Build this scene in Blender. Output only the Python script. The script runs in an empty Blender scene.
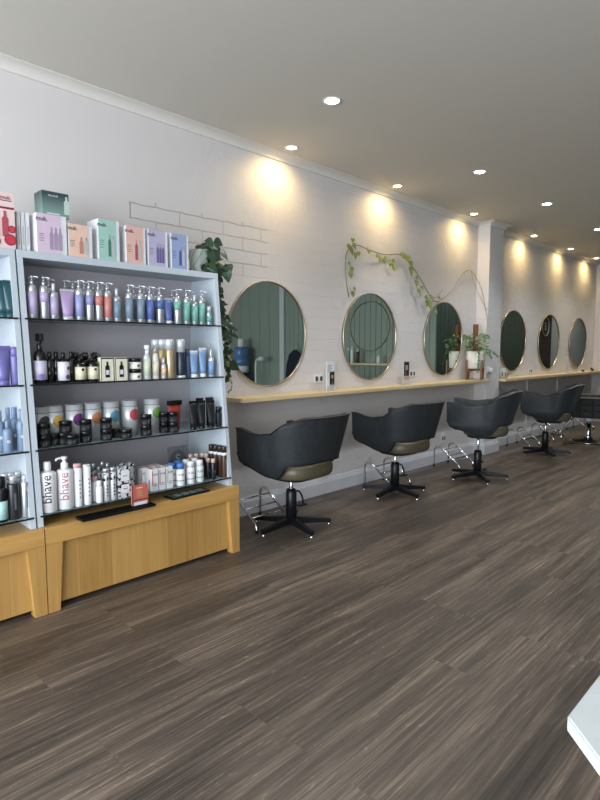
import bpy, bmesh, math, random
from mathutils import Vector, Matrix
R = math.radians
random.seed(7)
SC = bpy.context.scene
COL = SC.collection

# ------------------------------------------------------------------ camera
CX, CH = 3.33, 1.30
PITCH = math.atan(50 / 555.0)
YAW = math.atan(550 * math.cos(PITCH) / 555.0)
cam_d = bpy.data.cameras.new('camera')
cam = bpy.data.objects.new('camera', cam_d)
COL.objects.link(cam)
cam.location = (CX, 0, CH)
cam.rotation_euler = (R(90) - PITCH, 0, YAW)
cam_d.sensor_fit = 'VERTICAL'
cam_d.sensor_height = 24
cam_d.lens = 555 / 800 * 24
cam_d.clip_start = 0.02
SC.camera = cam

def along(u, X, z):
    """distance along the wall at which a thing standing at depth X, height z is seen at picture column u"""
    s, c = math.sin(YAW), math.cos(YAW)
    cp, sp = math.cos(PITCH), math.sin(PITCH)
    U = u - 300
    dx, dz = X - CX, z - CH
    return (U * (-s * cp * dx - sp * dz) - 555 * c * dx) / (555 * s - U * c * cp)

# ------------------------------------------------------------------ materials
def lin(c):
    return tuple(((v / 255) / 12.92 if v / 255 <= .04045 else ((v / 255 + .055) / 1.055) ** 2.4) for v in c) + (1,)
MATS = {}
def mat(name, rgb, rough=.5, metal=0, var=.06, vscale=30, bump=0, bscale=80, trans=0, alpha=1, emit=None, coat=0, ior=1.45):
    if name in MATS: return MATS[name]
    m = bpy.data.materials.new(name); m.use_nodes = True
    nt = m.node_tree; b = nt.nodes['Principled BSDF']
    base = lin(rgb)
    b.inputs['Roughness'].default_value = rough
    b.inputs['Metallic'].default_value = metal
    b.inputs['IOR'].default_value = ior
    b.inputs['Transmission Weight'].default_value = trans
    b.inputs['Alpha'].default_value = alpha
    b.inputs['Coat Weight'].default_value = coat
    tc = nt.nodes.new('ShaderNodeTexCoord')
    nz = nt.nodes.new('ShaderNodeTexNoise'); nz.inputs['Scale'].default_value = vscale
    nt.links.new(tc.outputs['Object'], nz.inputs['Vector'])
    mx = nt.nodes.new('ShaderNodeMix'); mx.data_type = 'RGBA'
    mx.inputs[6].default_value = tuple(v * (1 - var) for v in base[:3]) + (1,)
    mx.inputs[7].default_value = tuple(min(1, v * (1 + var)) for v in base[:3]) + (1,)
    nt.links.new(nz.outputs['Fac'], mx.inputs[0])
    nt.links.new(mx.outputs[2], b.inputs['Base Color'])
    if bump:
        n2 = nt.nodes.new('ShaderNodeTexNoise'); n2.inputs['Scale'].default_value = bscale
        nt.links.new(tc.outputs['Object'], n2.inputs['Vector'])
        bp = nt.nodes.new('ShaderNodeBump'); bp.inputs['Strength'].default_value = bump
        bp.inputs['Distance'].default_value = .004
        nt.links.new(n2.outputs['Fac'], bp.inputs['Height'])
        nt.links.new(bp.outputs['Normal'], b.inputs['Normal'])
    if emit:
        b.inputs['Emission Color'].default_value = lin(emit[0])
        b.inputs['Emission Strength'].default_value = emit[1]
    MATS[name] = m
    return m

def mathn(nt, op, a, b=None, c=None):
    n = nt.nodes.new('ShaderNodeMath'); n.operation = op
    for i, v in enumerate((a, b, c)):
        if v is None: continue
        if isinstance(v, (int, float)): n.inputs[i].default_value = v
        else: nt.links.new(v, n.inputs[i])
    return n.outputs[0]

def wall_material():
    m = bpy.data.materials.new('painted_brick'); m.use_nodes = True
    nt = m.node_tree; b = nt.nodes['Principled BSDF']; b.inputs['Roughness'].default_value = .55
    tc = nt.nodes.new('ShaderNodeTexCoord')
    sx = nt.nodes.new('ShaderNodeSeparateXYZ'); nt.links.new(tc.outputs['Object'], sx.inputs[0])
    X, Y, Z = sx.outputs
    wob = nt.nodes.new('ShaderNodeTexNoise'); wob.inputs['Scale'].default_value = 9
    nt.links.new(tc.outputs['Object'], wob.inputs['Vector'])
    zw = mathn(nt, 'ADD', Z, mathn(nt, 'MULTIPLY', mathn(nt, 'SUBTRACT', wob.outputs['Fac'], .5), .02))
    cx = nt.nodes.new('ShaderNodeCombineXYZ')
    nt.links.new(mathn(nt, 'ADD', mathn(nt, 'ADD', Y, X), .02), cx.inputs[0])
    nt.links.new(mathn(nt, 'ADD', zw, .03), cx.inputs[1])
    br = nt.nodes.new('ShaderNodeTexBrick')
    br.inputs['Scale'].default_value = 1; br.inputs['Brick Width'].default_value = .37
    br.inputs['Row Height'].default_value = .0945; br.inputs['Mortar Size'].default_value = .0042
    br.inputs['Mortar Smooth'].default_value = .35
    nt.links.new(cx.outputs[0], br.inputs['Vector'])
    # bare patch where the bricks read clearly: between y 1.84..3.0, z 1.87..2.26
    def smooth(v, a, c):
        n = nt.nodes.new('ShaderNodeMapRange'); n.interpolation_type = 'SMOOTHSTEP'
        n.inputs[1].default_value = a; n.inputs[2].default_value = c
        nt.links.new(v, n.inputs[0]); return n.outputs[0]
    zt = mathn(nt, 'SUBTRACT', 1, smooth(zw, 2.262, 2.27))
    patch = mathn(nt, 'MULTIPLY', mathn(nt, 'MULTIPLY', smooth(Y, 1.82, 1.84), mathn(nt, 'SUBTRACT', 1, smooth(Y, 2.99, 3.02))),
                  mathn(nt, 'MULTIPLY', smooth(zw, 1.855, 1.865), zt))
    faint = mathn(nt, 'MULTIPLY', smooth(Y, 2.2, 3.6), .16)
    strength = mathn(nt, 'MAXIMUM', patch, faint)
    n1 = nt.nodes.new('ShaderNodeTexNoise'); n1.inputs['Scale'].default_value = 38; n1.inputs['Detail'].default_value = 5
    n2 = nt.nodes.new('ShaderNodeTexNoise'); n2.inputs['Scale'].default_value = 5; n2.inputs['Detail'].default_value = 6; n2.inputs['Distortion'].default_value = 1.2
    for n in (n1, n2): nt.links.new(tc.outputs['Object'], n.inputs['Vector'])
    rough_amt = mathn(nt, 'ADD', mathn(nt, 'MULTIPLY', smooth(Y, 2.0, 2.7), .9), .12)
    h = mathn(nt, 'MULTIPLY', mathn(nt, 'ADD', mathn(nt, 'MULTIPLY', n1.outputs['Fac'], .0035), mathn(nt, 'MULTIPLY', n2.outputs['Fac'], .010)), rough_amt)
    h = mathn(nt, 'SUBTRACT', h, mathn(nt, 'MULTIPLY', mathn(nt, 'MULTIPLY', br.outputs['Fac'], strength), .014))
    bp = nt.nodes.new('ShaderNodeBump'); bp.inputs['Strength'].default_value = .8; bp.inputs['Distance'].default_value = 1
    nt.links.new(h, bp.inputs['Height']); nt.links.new(bp.outputs['Normal'], b.inputs['Normal'])
    mx = nt.nodes.new('ShaderNodeMix'); mx.data_type = 'RGBA'
    mx.inputs[6].default_value = lin((214, 210, 209)); mx.inputs[7].default_value = lin((120, 110, 106))
    nt.links.new(mathn(nt, 'MULTIPLY', mathn(nt, 'MULTIPLY', br.outputs['Fac'], patch), .28), mx.inputs[0])
    nt.links.new(mx.outputs[2], b.inputs['Base Color'])
    return m

def floor_material():
    m = bpy.data.materials.new('vinyl_planks'); m.use_nodes = True
    nt = m.node_tree; b = nt.nodes['Principled BSDF']
    tc = nt.nodes.new('ShaderNodeTexCoord')
    sx = nt.nodes.new('ShaderNodeSeparateXYZ'); nt.links.new(tc.outputs['Object'], sx.inputs[0])
    X, Y, Z = sx.outputs
    cx = nt.nodes.new('ShaderNodeCombineXYZ'); nt.links.new(Y, cx.inputs[0]); nt.links.new(X, cx.inputs[1])
    br = nt.nodes.new('ShaderNodeTexBrick'); br.inputs['Scale'].default_value = 1
    br.inputs['Brick Width'].default_value = 1.22; br.inputs['Row Height'].default_value = .18
    br.inputs['Mortar Size'].default_value = .0008; br.inputs['Mortar Smooth'].default_value = 0
    br.inputs['Color1'].default_value = (0, 0, 0, 1); br.inputs['Color2'].default_value = (1, 1, 1, 1)
    br.offset = .37; br.offset_frequency = 3
    nt.links.new(cx.outputs[0], br.inputs['Vector'])
    plank = br.outputs['Color']
    off = nt.nodes.new('ShaderNodeVectorMath'); off.operation = 'MULTIPLY_ADD'
    off.inputs[1].default_value = (.12, .12, 0)
    nt.links.new(plank, off.inputs[0]); nt.links.new(tc.outputs['Object'], off.inputs[2])
    def stretched(sx_, sy_, scale, detail, dist):
        mp = nt.nodes.new('ShaderNodeMapping'); mp.inputs['Scale'].default_value = (sx_, sy_, 1)
        nt.links.new(off.outputs[0], mp.inputs[0])
        n = nt.nodes.new('ShaderNodeTexNoise'); n.inputs['Scale'].default_value = scale
        n.inputs['Detail'].default_value = detail; n.inputs['Distortion'].default_value = dist
        nt.links.new(mp.outputs[0], n.inputs['Vector']); return n.outputs['Fac']
    g1 = stretched(60, 1.5, 1.4, 7, .7)
    g2 = stretched(9, .6, 1.1, 3, .6)
    g3 = stretched(210, 5, 1, 4, .25)
    # growth rings: contour bands of a stretched field
    ring = mathn(nt, 'PINGPONG', mathn(nt, 'MULTIPLY', stretched(4.5, .35, 1.2, 2, .5), 22), .5)
    v = mathn(nt, 'ADD', mathn(nt, 'MULTIPLY', g1, .55), mathn(nt, 'MULTIPLY', g2, .62))
    v = mathn(nt, 'ADD', v, mathn(nt, 'MULTIPLY', g3, .28))
    field = stretched(5.5, .5, 1.3, 3, .9)
    wave_ = mathn(nt, 'PINGPONG', mathn(nt, 'MULTIPLY', field, 26), .5)
    rl = nt.nodes.new('ShaderNodeMapRange'); rl.inputs[1].default_value = .38; rl.inputs[2].default_value = .5
    nt.links.new(wave_, rl.inputs[0])
    gate = nt.nodes.new('ShaderNodeMapRange'); gate.inputs[1].default_value = .45; gate.inputs[2].default_value = .62
    nt.links.new(g1, gate.inputs[0])
    v = mathn(nt, 'ADD', v, mathn(nt, 'MULTIPLY', ring, .06))
    v = mathn(nt, 'ADD', v, mathn(nt, 'MULTIPLY', mathn(nt, 'MULTIPLY', rl.outputs[0], gate.outputs[0]), .13))
    v = mathn(nt, 'ADD', v, mathn(nt, 'MULTIPLY', plank, .02))
    ramp = nt.nodes.new('ShaderNodeValToRGB')
    e = ramp.color_ramp.elements
    e[0].position = .56; e[0].color = lin((50, 44, 39))
    e[1].position = .99; e[1].color = lin((138, 122, 107))
    k = e.new(.735); k.color = lin((82, 72, 64))
    k = e.new(.85); k.color = lin((104, 92, 81))
    nt.links.new(v, ramp.inputs[0])
    mx = nt.nodes.new('ShaderNodeMix'); mx.data_type = 'RGBA'; mx.inputs[7].default_value = lin((42, 36, 32))
    nt.links.new(ramp.outputs[0], mx.inputs[6]); nt.links.new(mathn(nt, 'MULTIPLY', br.outputs['Fac'], .15), mx.inputs[0])
    nt.links.new(mx.outputs[2], b.inputs['Base Color'])
    nt.links.new(mathn(nt, 'ADD', mathn(nt, 'MULTIPLY', g1, .2), .32), b.inputs['Roughness'])
    bp = nt.nodes.new('ShaderNodeBump'); bp.inputs['Strength'].default_value = .5; bp.inputs['Distance'].default_value = .001
    nt.links.new(v, bp.inputs['Height']); nt.links.new(bp.outputs['Normal'], b.inputs['Normal'])
    return m

def wood_material(name, dark, light, axis, joint=0, rough=.4):
    """pale timber: grain along axis; joint = stave width across"""
    m = bpy.data.materials.new(name); m.use_nodes = True
    nt = m.node_tree; b = nt.nodes['Principled BSDF']; b.inputs['Roughness'].default_value = rough
    tc = nt.nodes.new('ShaderNodeTexCoord')
    mp = nt.nodes.new('ShaderNodeMapping')
    sc = [26, 26, 26]; sc[axis] = 1.6
    mp.inputs['Scale'].default_value = sc
    nt.links.new(tc.outputs['Object'], mp.inputs[0])
    n = nt.nodes.new('ShaderNodeTexNoise'); n.inputs['Scale'].default_value = 1; n.inputs['Detail'].default_value = 6; n.inputs['Distortion'].default_value = .8
    nt.links.new(mp.outputs[0], n.inputs['Vector'])
    v = n.outputs['Fac']
    if joint:
        sx = nt.nodes.new('ShaderNodeSeparateXYZ'); nt.links.new(tc.outputs['Object'], sx.inputs[0])
        cr = mathn(nt, 'FLOOR', mathn(nt, 'DIVIDE', sx.outputs[1], joint))
        wn = nt.nodes.new('ShaderNodeTexWhiteNoise'); wn.noise_dimensions = '1D'; nt.links.new(cr, wn.inputs['W'])
        v = mathn(nt, 'ADD', mathn(nt, 'MULTIPLY', v, .8), mathn(nt, 'MULTIPLY', wn.outputs['Value'], .35))
        fr = mathn(nt, 'FRACT', mathn(nt, 'DIVIDE', sx.outputs[1], joint))
        line = mathn(nt, 'LESS_THAN', fr, .014)
        v = mathn(nt, 'SUBTRACT', v, mathn(nt, 'MULTIPLY', line, .5))
    ramp = nt.nodes.new('ShaderNodeValToRGB'); e = ramp.color_ramp.elements
    e[0].position = .2; e[0].color = lin(dark); e[1].position = .8; e[1].color = lin(light)
    nt.links.new(v, ramp.inputs[0]); nt.links.new(ramp.outputs[0], b.inputs['Base Color'])
    return m

# ------------------------------------------------------------------ mesh helpers
def bm_new(): return bmesh.new()
def box(bm, x0, x1, y0, y1, z0, z1, mi=0, bevel=0):
    vs = [bm.verts.new((x, y, z)) for x in (x0, x1) for y in (y0, y1) for z in (z0, z1)]
    fs = [(0, 1, 3, 2), (4, 6, 7, 5), (0, 4, 5, 1), (2, 3, 7, 6), (0, 2, 6, 4), (1, 5, 7, 3)]
    faces = [bm.faces.new([vs[i] for i in f]) for f in fs]
    for f in faces: f.material_index = mi
    if bevel:
        es = list({e for f in faces for e in f.edges})
        bmesh.ops.bevel(bm, geom=es, offset=bevel, segments=2, affect='EDGES', profile=.5)
    return bm
def hexa(bm, pts):
    """8 points: bottom four ring then top four ring"""
    v = [bm.verts.new(p) for p in pts]
    for f in ((3, 2, 1, 0), (4, 5, 6, 7), (0, 1, 5, 4), (1, 2, 6, 5), (2, 3, 7, 6), (3, 0, 4, 7)):
        bm.faces.new([v[i] for i in f])
    return bm
def lathe(bm, prof, seg=20, c=(0, 0), sx=1, sy=1, smooth=True, arc=None):
    rings = []
    for r, z in prof:
        if r < 1e-6: rings.append([bm.verts.new((c[0], c[1], z))])
        else: rings.append([bm.verts.new((c[0] + r * sx * math.cos(2 * math.pi * i / seg), c[1] + r * sy * math.sin(2 * math.pi * i / seg), z)) for i in range(seg)])
    for a, b in zip(rings, rings[1:]):
        for i in range(seg):
            j = (i + 1) % seg
            if len(a) == 1 and len(b) == 1: continue
            if len(a) == 1: f = bm.faces.new((a[0], b[j], b[i]))
            elif len(b) == 1: f = bm.faces.new((a[i], a[j], b[0]))
            else: f = bm.faces.new((a[i], a[j], b[j], b[i]))
            f.smooth = smooth
    return bm
def cyl(bm, r, z0, z1, seg=20, c=(0, 0), e=.0015):
    e = min(e, (z1 - z0) * .3, r * .3)
    return lathe(bm, [(0, z0), (r - e, z0), (r, z0 + e), (r, z1 - e), (r - e, z1), (0, z1)], seg, c)
def catmull(pts, n=6, closed=False):
    P = [Vector(p) for p in pts]; out = []
    m = len(P)
    rng = range(m if closed else m - 1)
    for i in rng:
        p0 = P[(i - 1) % m] if (closed or i > 0) else P[0] * 2 - P[1]
        p1 = P[i]; p2 = P[(i + 1) % m]
        p3 = P[(i + 2) % m] if (closed or i + 2 < m) else P[-1] * 2 - P[-2]
        for k in range(n):
            t = k / n
            out.append(.5 * ((2 * p1) + (-p0 + p2) * t + (2 * p0 - 5 * p1 + 4 * p2 - p3) * t * t + (-p0 + 3 * p1 - 3 * p2 + p3) * t ** 3))
    if not closed: out.append(P[-1])
    return out
def tube(bm, pts, r, seg=8, r2=None, cap=True):
    P = [Vector(p) for p in pts]
    rings = []
    up = None
    for i, p in enumerate(P):
        t = (P[min(i + 1, len(P) - 1)] - P[max(i - 1, 0)]).normalized()
        if up is None:
            up = Vector((0, 0, 1)) if abs(t.z) < .9 else Vector((1, 0, 0))
        a = (up - t * up.dot(t)).normalized(); b = t.cross(a); up = a
        rr = r if r2 is None else r + (r2 - r) * i / (len(P) - 1)
        rings.append([bm.verts.new(p + a * rr * math.cos(2 * math.pi * k / seg) + b * rr * math.sin(2 * math.pi * k / seg)) for k in range(seg)])
    for A, B in zip(rings, rings[1:]):
        for k in range(seg):
            f = bm.faces.new((A[k], A[(k + 1) % seg], B[(k + 1) % seg], B[k])); f.smooth = True
    if cap:
        bm.faces.new(rings[0][::-1]); bm.faces.new(rings[-1])
    return bm
def prism(bm, poly, z0, z1):
    a = [bm.verts.new((x, y, z0)) for x, y in poly]; b = [bm.verts.new((x, y, z1)) for x, y in poly]
    n = len(poly)
    bm.faces.new(a[::-1]); bm.faces.new(b)
    for i in range(n): bm.faces.new((a[i], a[(i + 1) % n], b[(i + 1) % n], b[i]))
    return bm
def loft(bm, rings, closed=True, cap=True, smooth=True):
    V = [[bm.verts.new(p) for p in r] for r in rings]
    n = len(V[0])
    for A, B in zip(V, V[1:]):
        for k in range(n if closed else n - 1):
            f = bm.faces.new((A[k], A[(k + 1) % n], B[(k + 1) % n], B[k])); f.smooth = smooth
    if cap and closed:
        bm.faces.new(V[0][::-1]); bm.faces.new(V[-1])
    return bm
def mesh_of(bm, name, *mats):
    bmesh.ops.recalc_face_normals(bm, faces=bm.faces)
    me = bpy.data.meshes.new(name); bm.to_mesh(me); bm.free()
    for m in mats: me.materials.append(m)
    return me
def obj(name, bm, mats, parent=None, **props):
    if not isinstance(mats, (list, tuple)): mats = [mats]
    me = mesh_of(bm, name, *mats) if isinstance(bm, bmesh.types.BMesh) else bm
    o = bpy.data.objects.new(name, me); COL.objects.link(o)
    if parent is not None: o.parent = parent
    for k, v in props.items(): o[k] = v
    return o
def thing(name, label, cat, loc=(0, 0, 0), rz=0, group=None):
    o = bpy.data.objects.new(name, None); COL.objects.link(o)
    o.empty_display_size = .05
    o.location = loc; o.rotation_euler = (0, 0, rz)
    o['label'] = label; o['category'] = cat
    if group: o['group'] = group
    return o
def struct(name, bm, m, parent=None):
    o = obj(name, bm, m, parent)
    if parent is None: o['kind'] = 'structure'
    return o
def dup(root, loc, rz, label):
    def cp(o, parent):
        c = o.copy(); COL.objects.link(c)
        if parent is not None: c.parent = parent
        for ch in list(o.children): cp(ch, c)
        return c
    r = cp(root, None)
    r.location = loc; r.rotation_euler = (0, 0, rz); r['label'] = label
    return r
_tc = {}
def text_mesh(s, size, depth=.0004, mat_=None, wrap=None, angle=0, vertical=False, spacing=1.0, bold=0):
    """lettering in the local YZ plane facing +X; wrap = radius of the cylinder it lies on"""
    key = (s, size, wrap, angle, vertical, mat_.name, bold, spacing)
    if key in _tc: return _tc[key]
    cu = bpy.data.curves.new('lettering', 'FONT'); cu.body = s; cu.size = size; cu.extrude = depth
    cu.align_x = 'CENTER'; cu.align_y = 'CENTER'; cu.offset = bold; cu.space_character = spacing; cu.resolution_u = 3
    o = bpy.data.objects.new('lettering', cu); COL.objects.link(o)
    bpy.context.view_layer.update()
    me = bpy.data.meshes.new_from_object(o.evaluated_get(bpy.context.evaluated_depsgraph_get()))
    bpy.data.objects.remove(o); bpy.data.curves.remove(cu)
    if wrap:
        tb_ = bmesh.new(); tb_.from_mesh(me)
        ax = 1 if vertical else 0
        span = [v.co[ax] for v in tb_.verts]; lo, hi = min(span), max(span)
        n = max(2, int((hi - lo) / (wrap * .10)))
        for i in range(1, n):
            pc = [0, 0, 0]; pn = [0, 0, 0]; pc[ax] = lo + (hi - lo) * i / n; pn[ax] = 1
            bmesh.ops.bisect_plane(tb_, geom=tb_.verts[:] + tb_.edges[:] + tb_.faces[:], plane_co=pc, plane_no=pn)
        bmesh.ops.triangulate(tb_, faces=tb_.faces[:])
        tb_.to_mesh(me); tb_.free()
    for v in me.vertices:
        x, y, d = v.co
        if vertical: x, y = -y, x
        if wrap:
            a = angle + x / wrap
            v.co = ((wrap + d + depth) * math.cos(a), (wrap + d + depth) * math.sin(a), y)
        else: v.co = (d + depth, x, y)
    me.materials.clear(); me.materials.append(mat_)
    _tc[key] = me
    return me

# ------------------------------------------------------------------ common materials
M_wall = wall_material()
M_floor = floor_material()
M_ceil = mat('ceiling_paint', (203, 199, 189), .9, var=.01)
M_cornice = mat('cornice_paint', (218, 215, 208), .7, var=.01)
M_skirt = mat('skirting_paint', (205, 206, 210), .45, var=.02)
M_bench = wood_material('bench_pine', (200, 172, 124), (232, 211, 166), 1, rough=.45)
M_cabx = wood_material('oak_boards', (154, 114, 58), (188, 148, 86), 2, joint=.175, rough=.42)
M_caby = wood_material('oak_rail', (174, 132, 70), (202, 160, 96), 1, rough=.4)
M_cabz = wood_material('oak_post', (168, 127, 67), (196, 155, 92), 2, rough=.42)
M_rack = mat('rack_white', (188, 198, 206), .45, var=.015)
M_rackback = mat('rack_back_panel', (182, 178, 184), .25, var=.03, vscale=4)
M_glass = mat('shelf_glass', (150, 180, 178), .06, trans=.0, alpha=.42, ior=1.5)
M_glassedge = mat('shelf_glass_edge', (14, 22, 24), .25)
M_brass = mat('brass', (178, 168, 146), .35, metal=1)
M_mirror = mat('mirror', (205, 214, 208), .012, metal=1, var=0)
M_chrome = mat('chrome', (215, 217, 220), .12, metal=1, var=.01)
M_silver = mat('brushed_silver', (196, 200, 206), .34, metal=.75, var=.03)
M_silverw = mat('pearl_silver', (206, 210, 214), .35, metal=.35, var=.02)
M_blackmetal = mat('black_metal', (17, 19, 23), .38)
M_vinyl = mat('charcoal_vinyl', (40, 45, 49), .45, var=.4, vscale=28, bump=.35, bscale=260)
M_olive = mat('olive_vinyl', (84, 78, 62), .4, var=.12, bump=.2, bscale=200)
M_blackvinyl = mat('black_vinyl', (8, 9, 10), .6, bump=.2, bscale=200)
M_piping = mat('black_piping', (10, 11, 12), .5)
M_white = mat('white_plastic', (222, 224, 227), .35, var=.01)
M_whitepaper = mat('white_card', (220, 222, 226), .55, var=.01)
M_black = mat('black_plastic', (16, 17, 19), .3, var=.05)
M_blackmatte = mat('black_matte', (22, 24, 28), .55)
M_leafdark = mat('dark_leaf', (38, 62, 40), .4, var=.35, vscale=25)
M_leafvar = mat('variegated_leaf', (128, 142, 78), .45, var=.5, vscale=55)
M_leafmid = mat('pale_leaf', (92, 122, 84), .45, var=.4, vscale=50)
M_stem = mat('green_stem', (116, 122, 78), .6)
M_drystem = mat('dry_stem', (158, 146, 122), .7)
M_grey = mat('grey_ink', (96, 98, 104), .6)
def C(name, rgb, rough=.4, **k):
    g = .3 * rgb[0] + .55 * rgb[1] + .15 * rgb[2]
    return mat(name, tuple(int(g + (c - g) * .70) for c in rgb), rough, **k)

# ------------------------------------------------------------------ room shell
CEIL = 2.84
Y0, Y1, XR = -3.0, 15.0, 6.0
PIL = [(6.485, 6.85), (10.97, 11.45)]; PD = .154
struct('floor', box(bm_new(), -.1, XR + .1, Y0, Y1 + .1, -.08, 0), M_floor)
struct('ceiling', box(bm_new(), -.1, XR + .1, Y0, Y1 + .1, CEIL, CEIL + .1), M_ceil)
struct('wall_left', box(bm_new(), -.12, 0, Y0, Y1 + .1, 0, CEIL), M_wall)
for i, (a, b_) in enumerate(PIL):
    struct('trim_%d' % (i + 1), box(bm_new(), 0, PD, a, b_, 0, CEIL), M_wall)
M_plain = mat('plain_wall_paint', (205, 204, 204), .7, var=.02)
struct('wall_right', box(bm_new(), XR, XR + .1, Y0, 7.6, 0, CEIL), M_plain)
struct('wall_back', box(bm_new(), 0, 1.2, Y1, Y1 + .1, 0, CEIL), M_plain)
# shop front: a wall with a wide opening that daylight comes through
bm = bm_new()
box(bm, -.12, .35, Y0 - .1, Y0, 0, CEIL); box(bm, 5.65, XR + .1, Y0 - .1, Y0, 0, CEIL)
box(bm, .35, 5.65, Y0 - .1, Y0, 2.62, CEIL); box(bm, .35, 5.65, Y0 - .1, Y0, 0, .15)
struct('wall_front', bm, M_plain)
# green board-lined block that the mirrors look at
M_green = mat('sage_green_paint', (140, 152, 143), .5, var=.03)
M_greend = mat('deep_green_paint', (66, 84, 82), .5, var=.03)
def boards(bm, axis, a0, a1, face, out, z0, z1, step=.115, gap=.008, t=.012):
    p = a0
    while p < a1 - 1e-4:
        q = min(p + step - gap, a1)
        lo, hi = sorted((face, face + out * t))
        if axis == 'x': box(bm, p, q, lo, hi, z0, z1)
        else: box(bm, lo, hi, p, q, z0, z1)
        p += step
bm = bm_new()
box(bm, 1.25, XR, 7.6, 7.7, 0, CEIL); boards(bm, 'x', 1.25, 4.60, 7.6, -1, 0, CEIL); boards(bm, 'x', 4.76, XR, 7.6, -1, 0, CEIL, step=.3)
struct('wall_partition', bm, M_green)
bm = bm_new(); box(bm, 4.62, 4.74, 7.57, 7.6, 0, CEIL); struct('trim_3', bm, M_skirt)
bm = bm_new(); box(bm, 1.25, 1.35, 7.7, 10.8, 0, CEIL); boards(bm, 'y', 7.6, 10.8, 1.25, -1, 0, CEIL)
struct('wall_partition_side', bm, M_greend)
struct('wall_brown', box(bm_new(), 1.25, 1.35, 10.8, 12.25, 0, CEIL), mat('dark_brown_panel', (58, 46, 42), .4))
struct('wall_far_right', box(bm_new(), 1.25, 1.35, 12.25, Y1, 0, CEIL), mat('far_wall_paint', (190, 196, 200), .7))

def offset_path(path, d):
    """rectilinear polyline moved by d towards the room (+x side when walking along +y)"""
    out = []
    for i, p in enumerate(path):
        n = Vector((0, 0))
        segs = []
        if i > 0: segs.append((Vector(p) - Vector(path[i - 1])).normalized())
        if i < len(path) - 1: segs.append((Vector(path[i + 1]) - Vector(p)).normalized())
        for s in segs:
            v = Vector((s.y, -s.x))
            if len(segs) == 1 or n.dot(v) < .5: n += v
        out.append((p[0] + n.x * d, p[1] + n.y * d))
    return out
wall_path = [(0, Y0), (0, PIL[0][0]), (PD, PIL[0][0]), (PD, PIL[0][1]), (0, PIL[0][1]), (0, PIL[1][0]), (PD, PIL[1][0]), (PD, PIL[1][1]), (0, PIL[1][1]), (0, Y1)]
def run(profile, path):
    bm = bm_new(); cols = []
    for d, z in profile:
        cols.append([bm.verts.new((x, y, z)) for x, y in offset_path(path, d)])
    n = len(profile)
    for j in range(n):
        A, B = cols[j], cols[(j + 1) % n]
        for k in range(len(path) - 1): bm.faces.new((A[k], A[k + 1], B[k + 1], B[k]))
    bm.faces.new([c[0] for c in cols]); bm.faces.new([c[-1] for c in cols][::-1])
    return bm
prof = [(0, 2.795), (.014, 2.795), (.016, 2.800)]
for k in range(1, 8):
    a = k / 8 * math.pi / 2
    prof.append((.016 + .062 * (1 - math.cos(a)), 2.800 + .034 * math.sin(a)))
prof += [(.082, 2.834), (.088, 2.835), (.088, CEIL), (0, CEIL)]
prof = [(d, z) for d, z in prof]
struct('trim_4', run(prof, wall_path), M_cornice)
struct('baseboard_left', run([(0, 0), (.02, 0), (.02, .105), (.015, .112), (.015, .120), (.009, .128), (.009, .136), (.004, .142), (0, .142)], wall_path), M_skirt)

# ------------------------------------------------------------------ downlights
M_lit = mat('cool_lamp_glow', (255, 255, 255), emit=((235, 244, 255), 30))
M_litw = mat('warm_lamp_glow', (255, 255, 255), emit=((255, 236, 196), 14))
M_rim = mat('white_enamel', (225, 224, 220), .4)
def spot(name, loc, energy, color, size, blend, tilt, ry=0):
    l = bpy.data.lights.new(name, 'SPOT'); l.energy = energy; l.color = color
    l.spot_size = R(size); l.spot_blend = blend; l.shadow_soft_size = .035
    o = bpy.data.objects.new(name, l); COL.objects.link(o); o.location = loc
    o.rotation_euler = (0, R(tilt), 0)
    return o
warm = [(.195, 3.086, 'second mirror-side spot'), (.195, 4.487, ''), (.19, 5.998, ''), (.19, 7.689, ''), (.19, 9.074, ''), (.19, 10.295, '')]
warm_lab = ['small warm downlight by the cornice, nearest the product racks', 'small warm downlight by the cornice above the second round mirror',
            'small warm downlight by the cornice just before the wall pier', 'small warm downlight by the cornice just past the wall pier',
            'small warm downlight by the cornice above the fifth round mirror', 'small warm downlight by the cornice at the right edge of the photo']
cool = [(.945, 2.70), (.945, 4.636), (.945, 6.137), (.945, 7.851)]
cool_lab = ['bright white ceiling downlight, largest and nearest of the white ones', 'bright white ceiling downlight, second nearest in its row',
            'bright white ceiling downlight, third nearest in its row', 'bright white ceiling downlight cut by the right edge of the photo']
proto = None
def downlight(loc, r, glow, label, group):
    t = thing('ceiling_downlight', label, 'ceiling light', loc, 0, group)
    obj('trim_ring', lathe(bm_new(), [(r, 0), (r + .004, -.004), (r + .016, -.004), (r + .018, 0)], 28), M_rim, t)
    obj('lens', lathe(bm_new(), [(r, -.0005), (r * .6, -.003), (0, -.004)], 28), glow, t)
for (x, y, _), lb in zip(warm, warm_lab):
    downlight((x, y, CEIL), .036, M_litw, lb, 'warm downlights along the cornice')
    spot('warm_spot', (x, y, CEIL - .006), 16, (1, .71, .31), 158, 1, 14)
for (x, y), lb in zip(cool, cool_lab):
    downlight((x, y, CEIL), .042, M_lit, lb, 'white downlights down the middle of the ceiling')
    spot('cool_spot', (x, y, CEIL - .02), 30, (.9, .95, 1), 120, .8, 0)
for y in (9.5, 11.2, 13.0):  # unseen lamps, added to brighten the far end and its mirrors
    downlight((.945, y, CEIL), .042, M_lit, 'added unseen downlight past the right edge, %.0f m along the salon' % y, 'added downlights past the frame')
    spot('cool_spot', (.945, y, CEIL - .02), 30, (1, .93, .82), 130, .8, 0)
for y in (2.0, 4.0, 6.0):
    downlight((3.4, y, CEIL), .042, M_lit, 'white downlight over the middle of the salon at %s m from the front' % y, 'white downlights over the middle')
    spot('cool_spot', (3.4, y, CEIL - .02), 30, (.9, .95, 1), 120, .8, 0)

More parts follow.
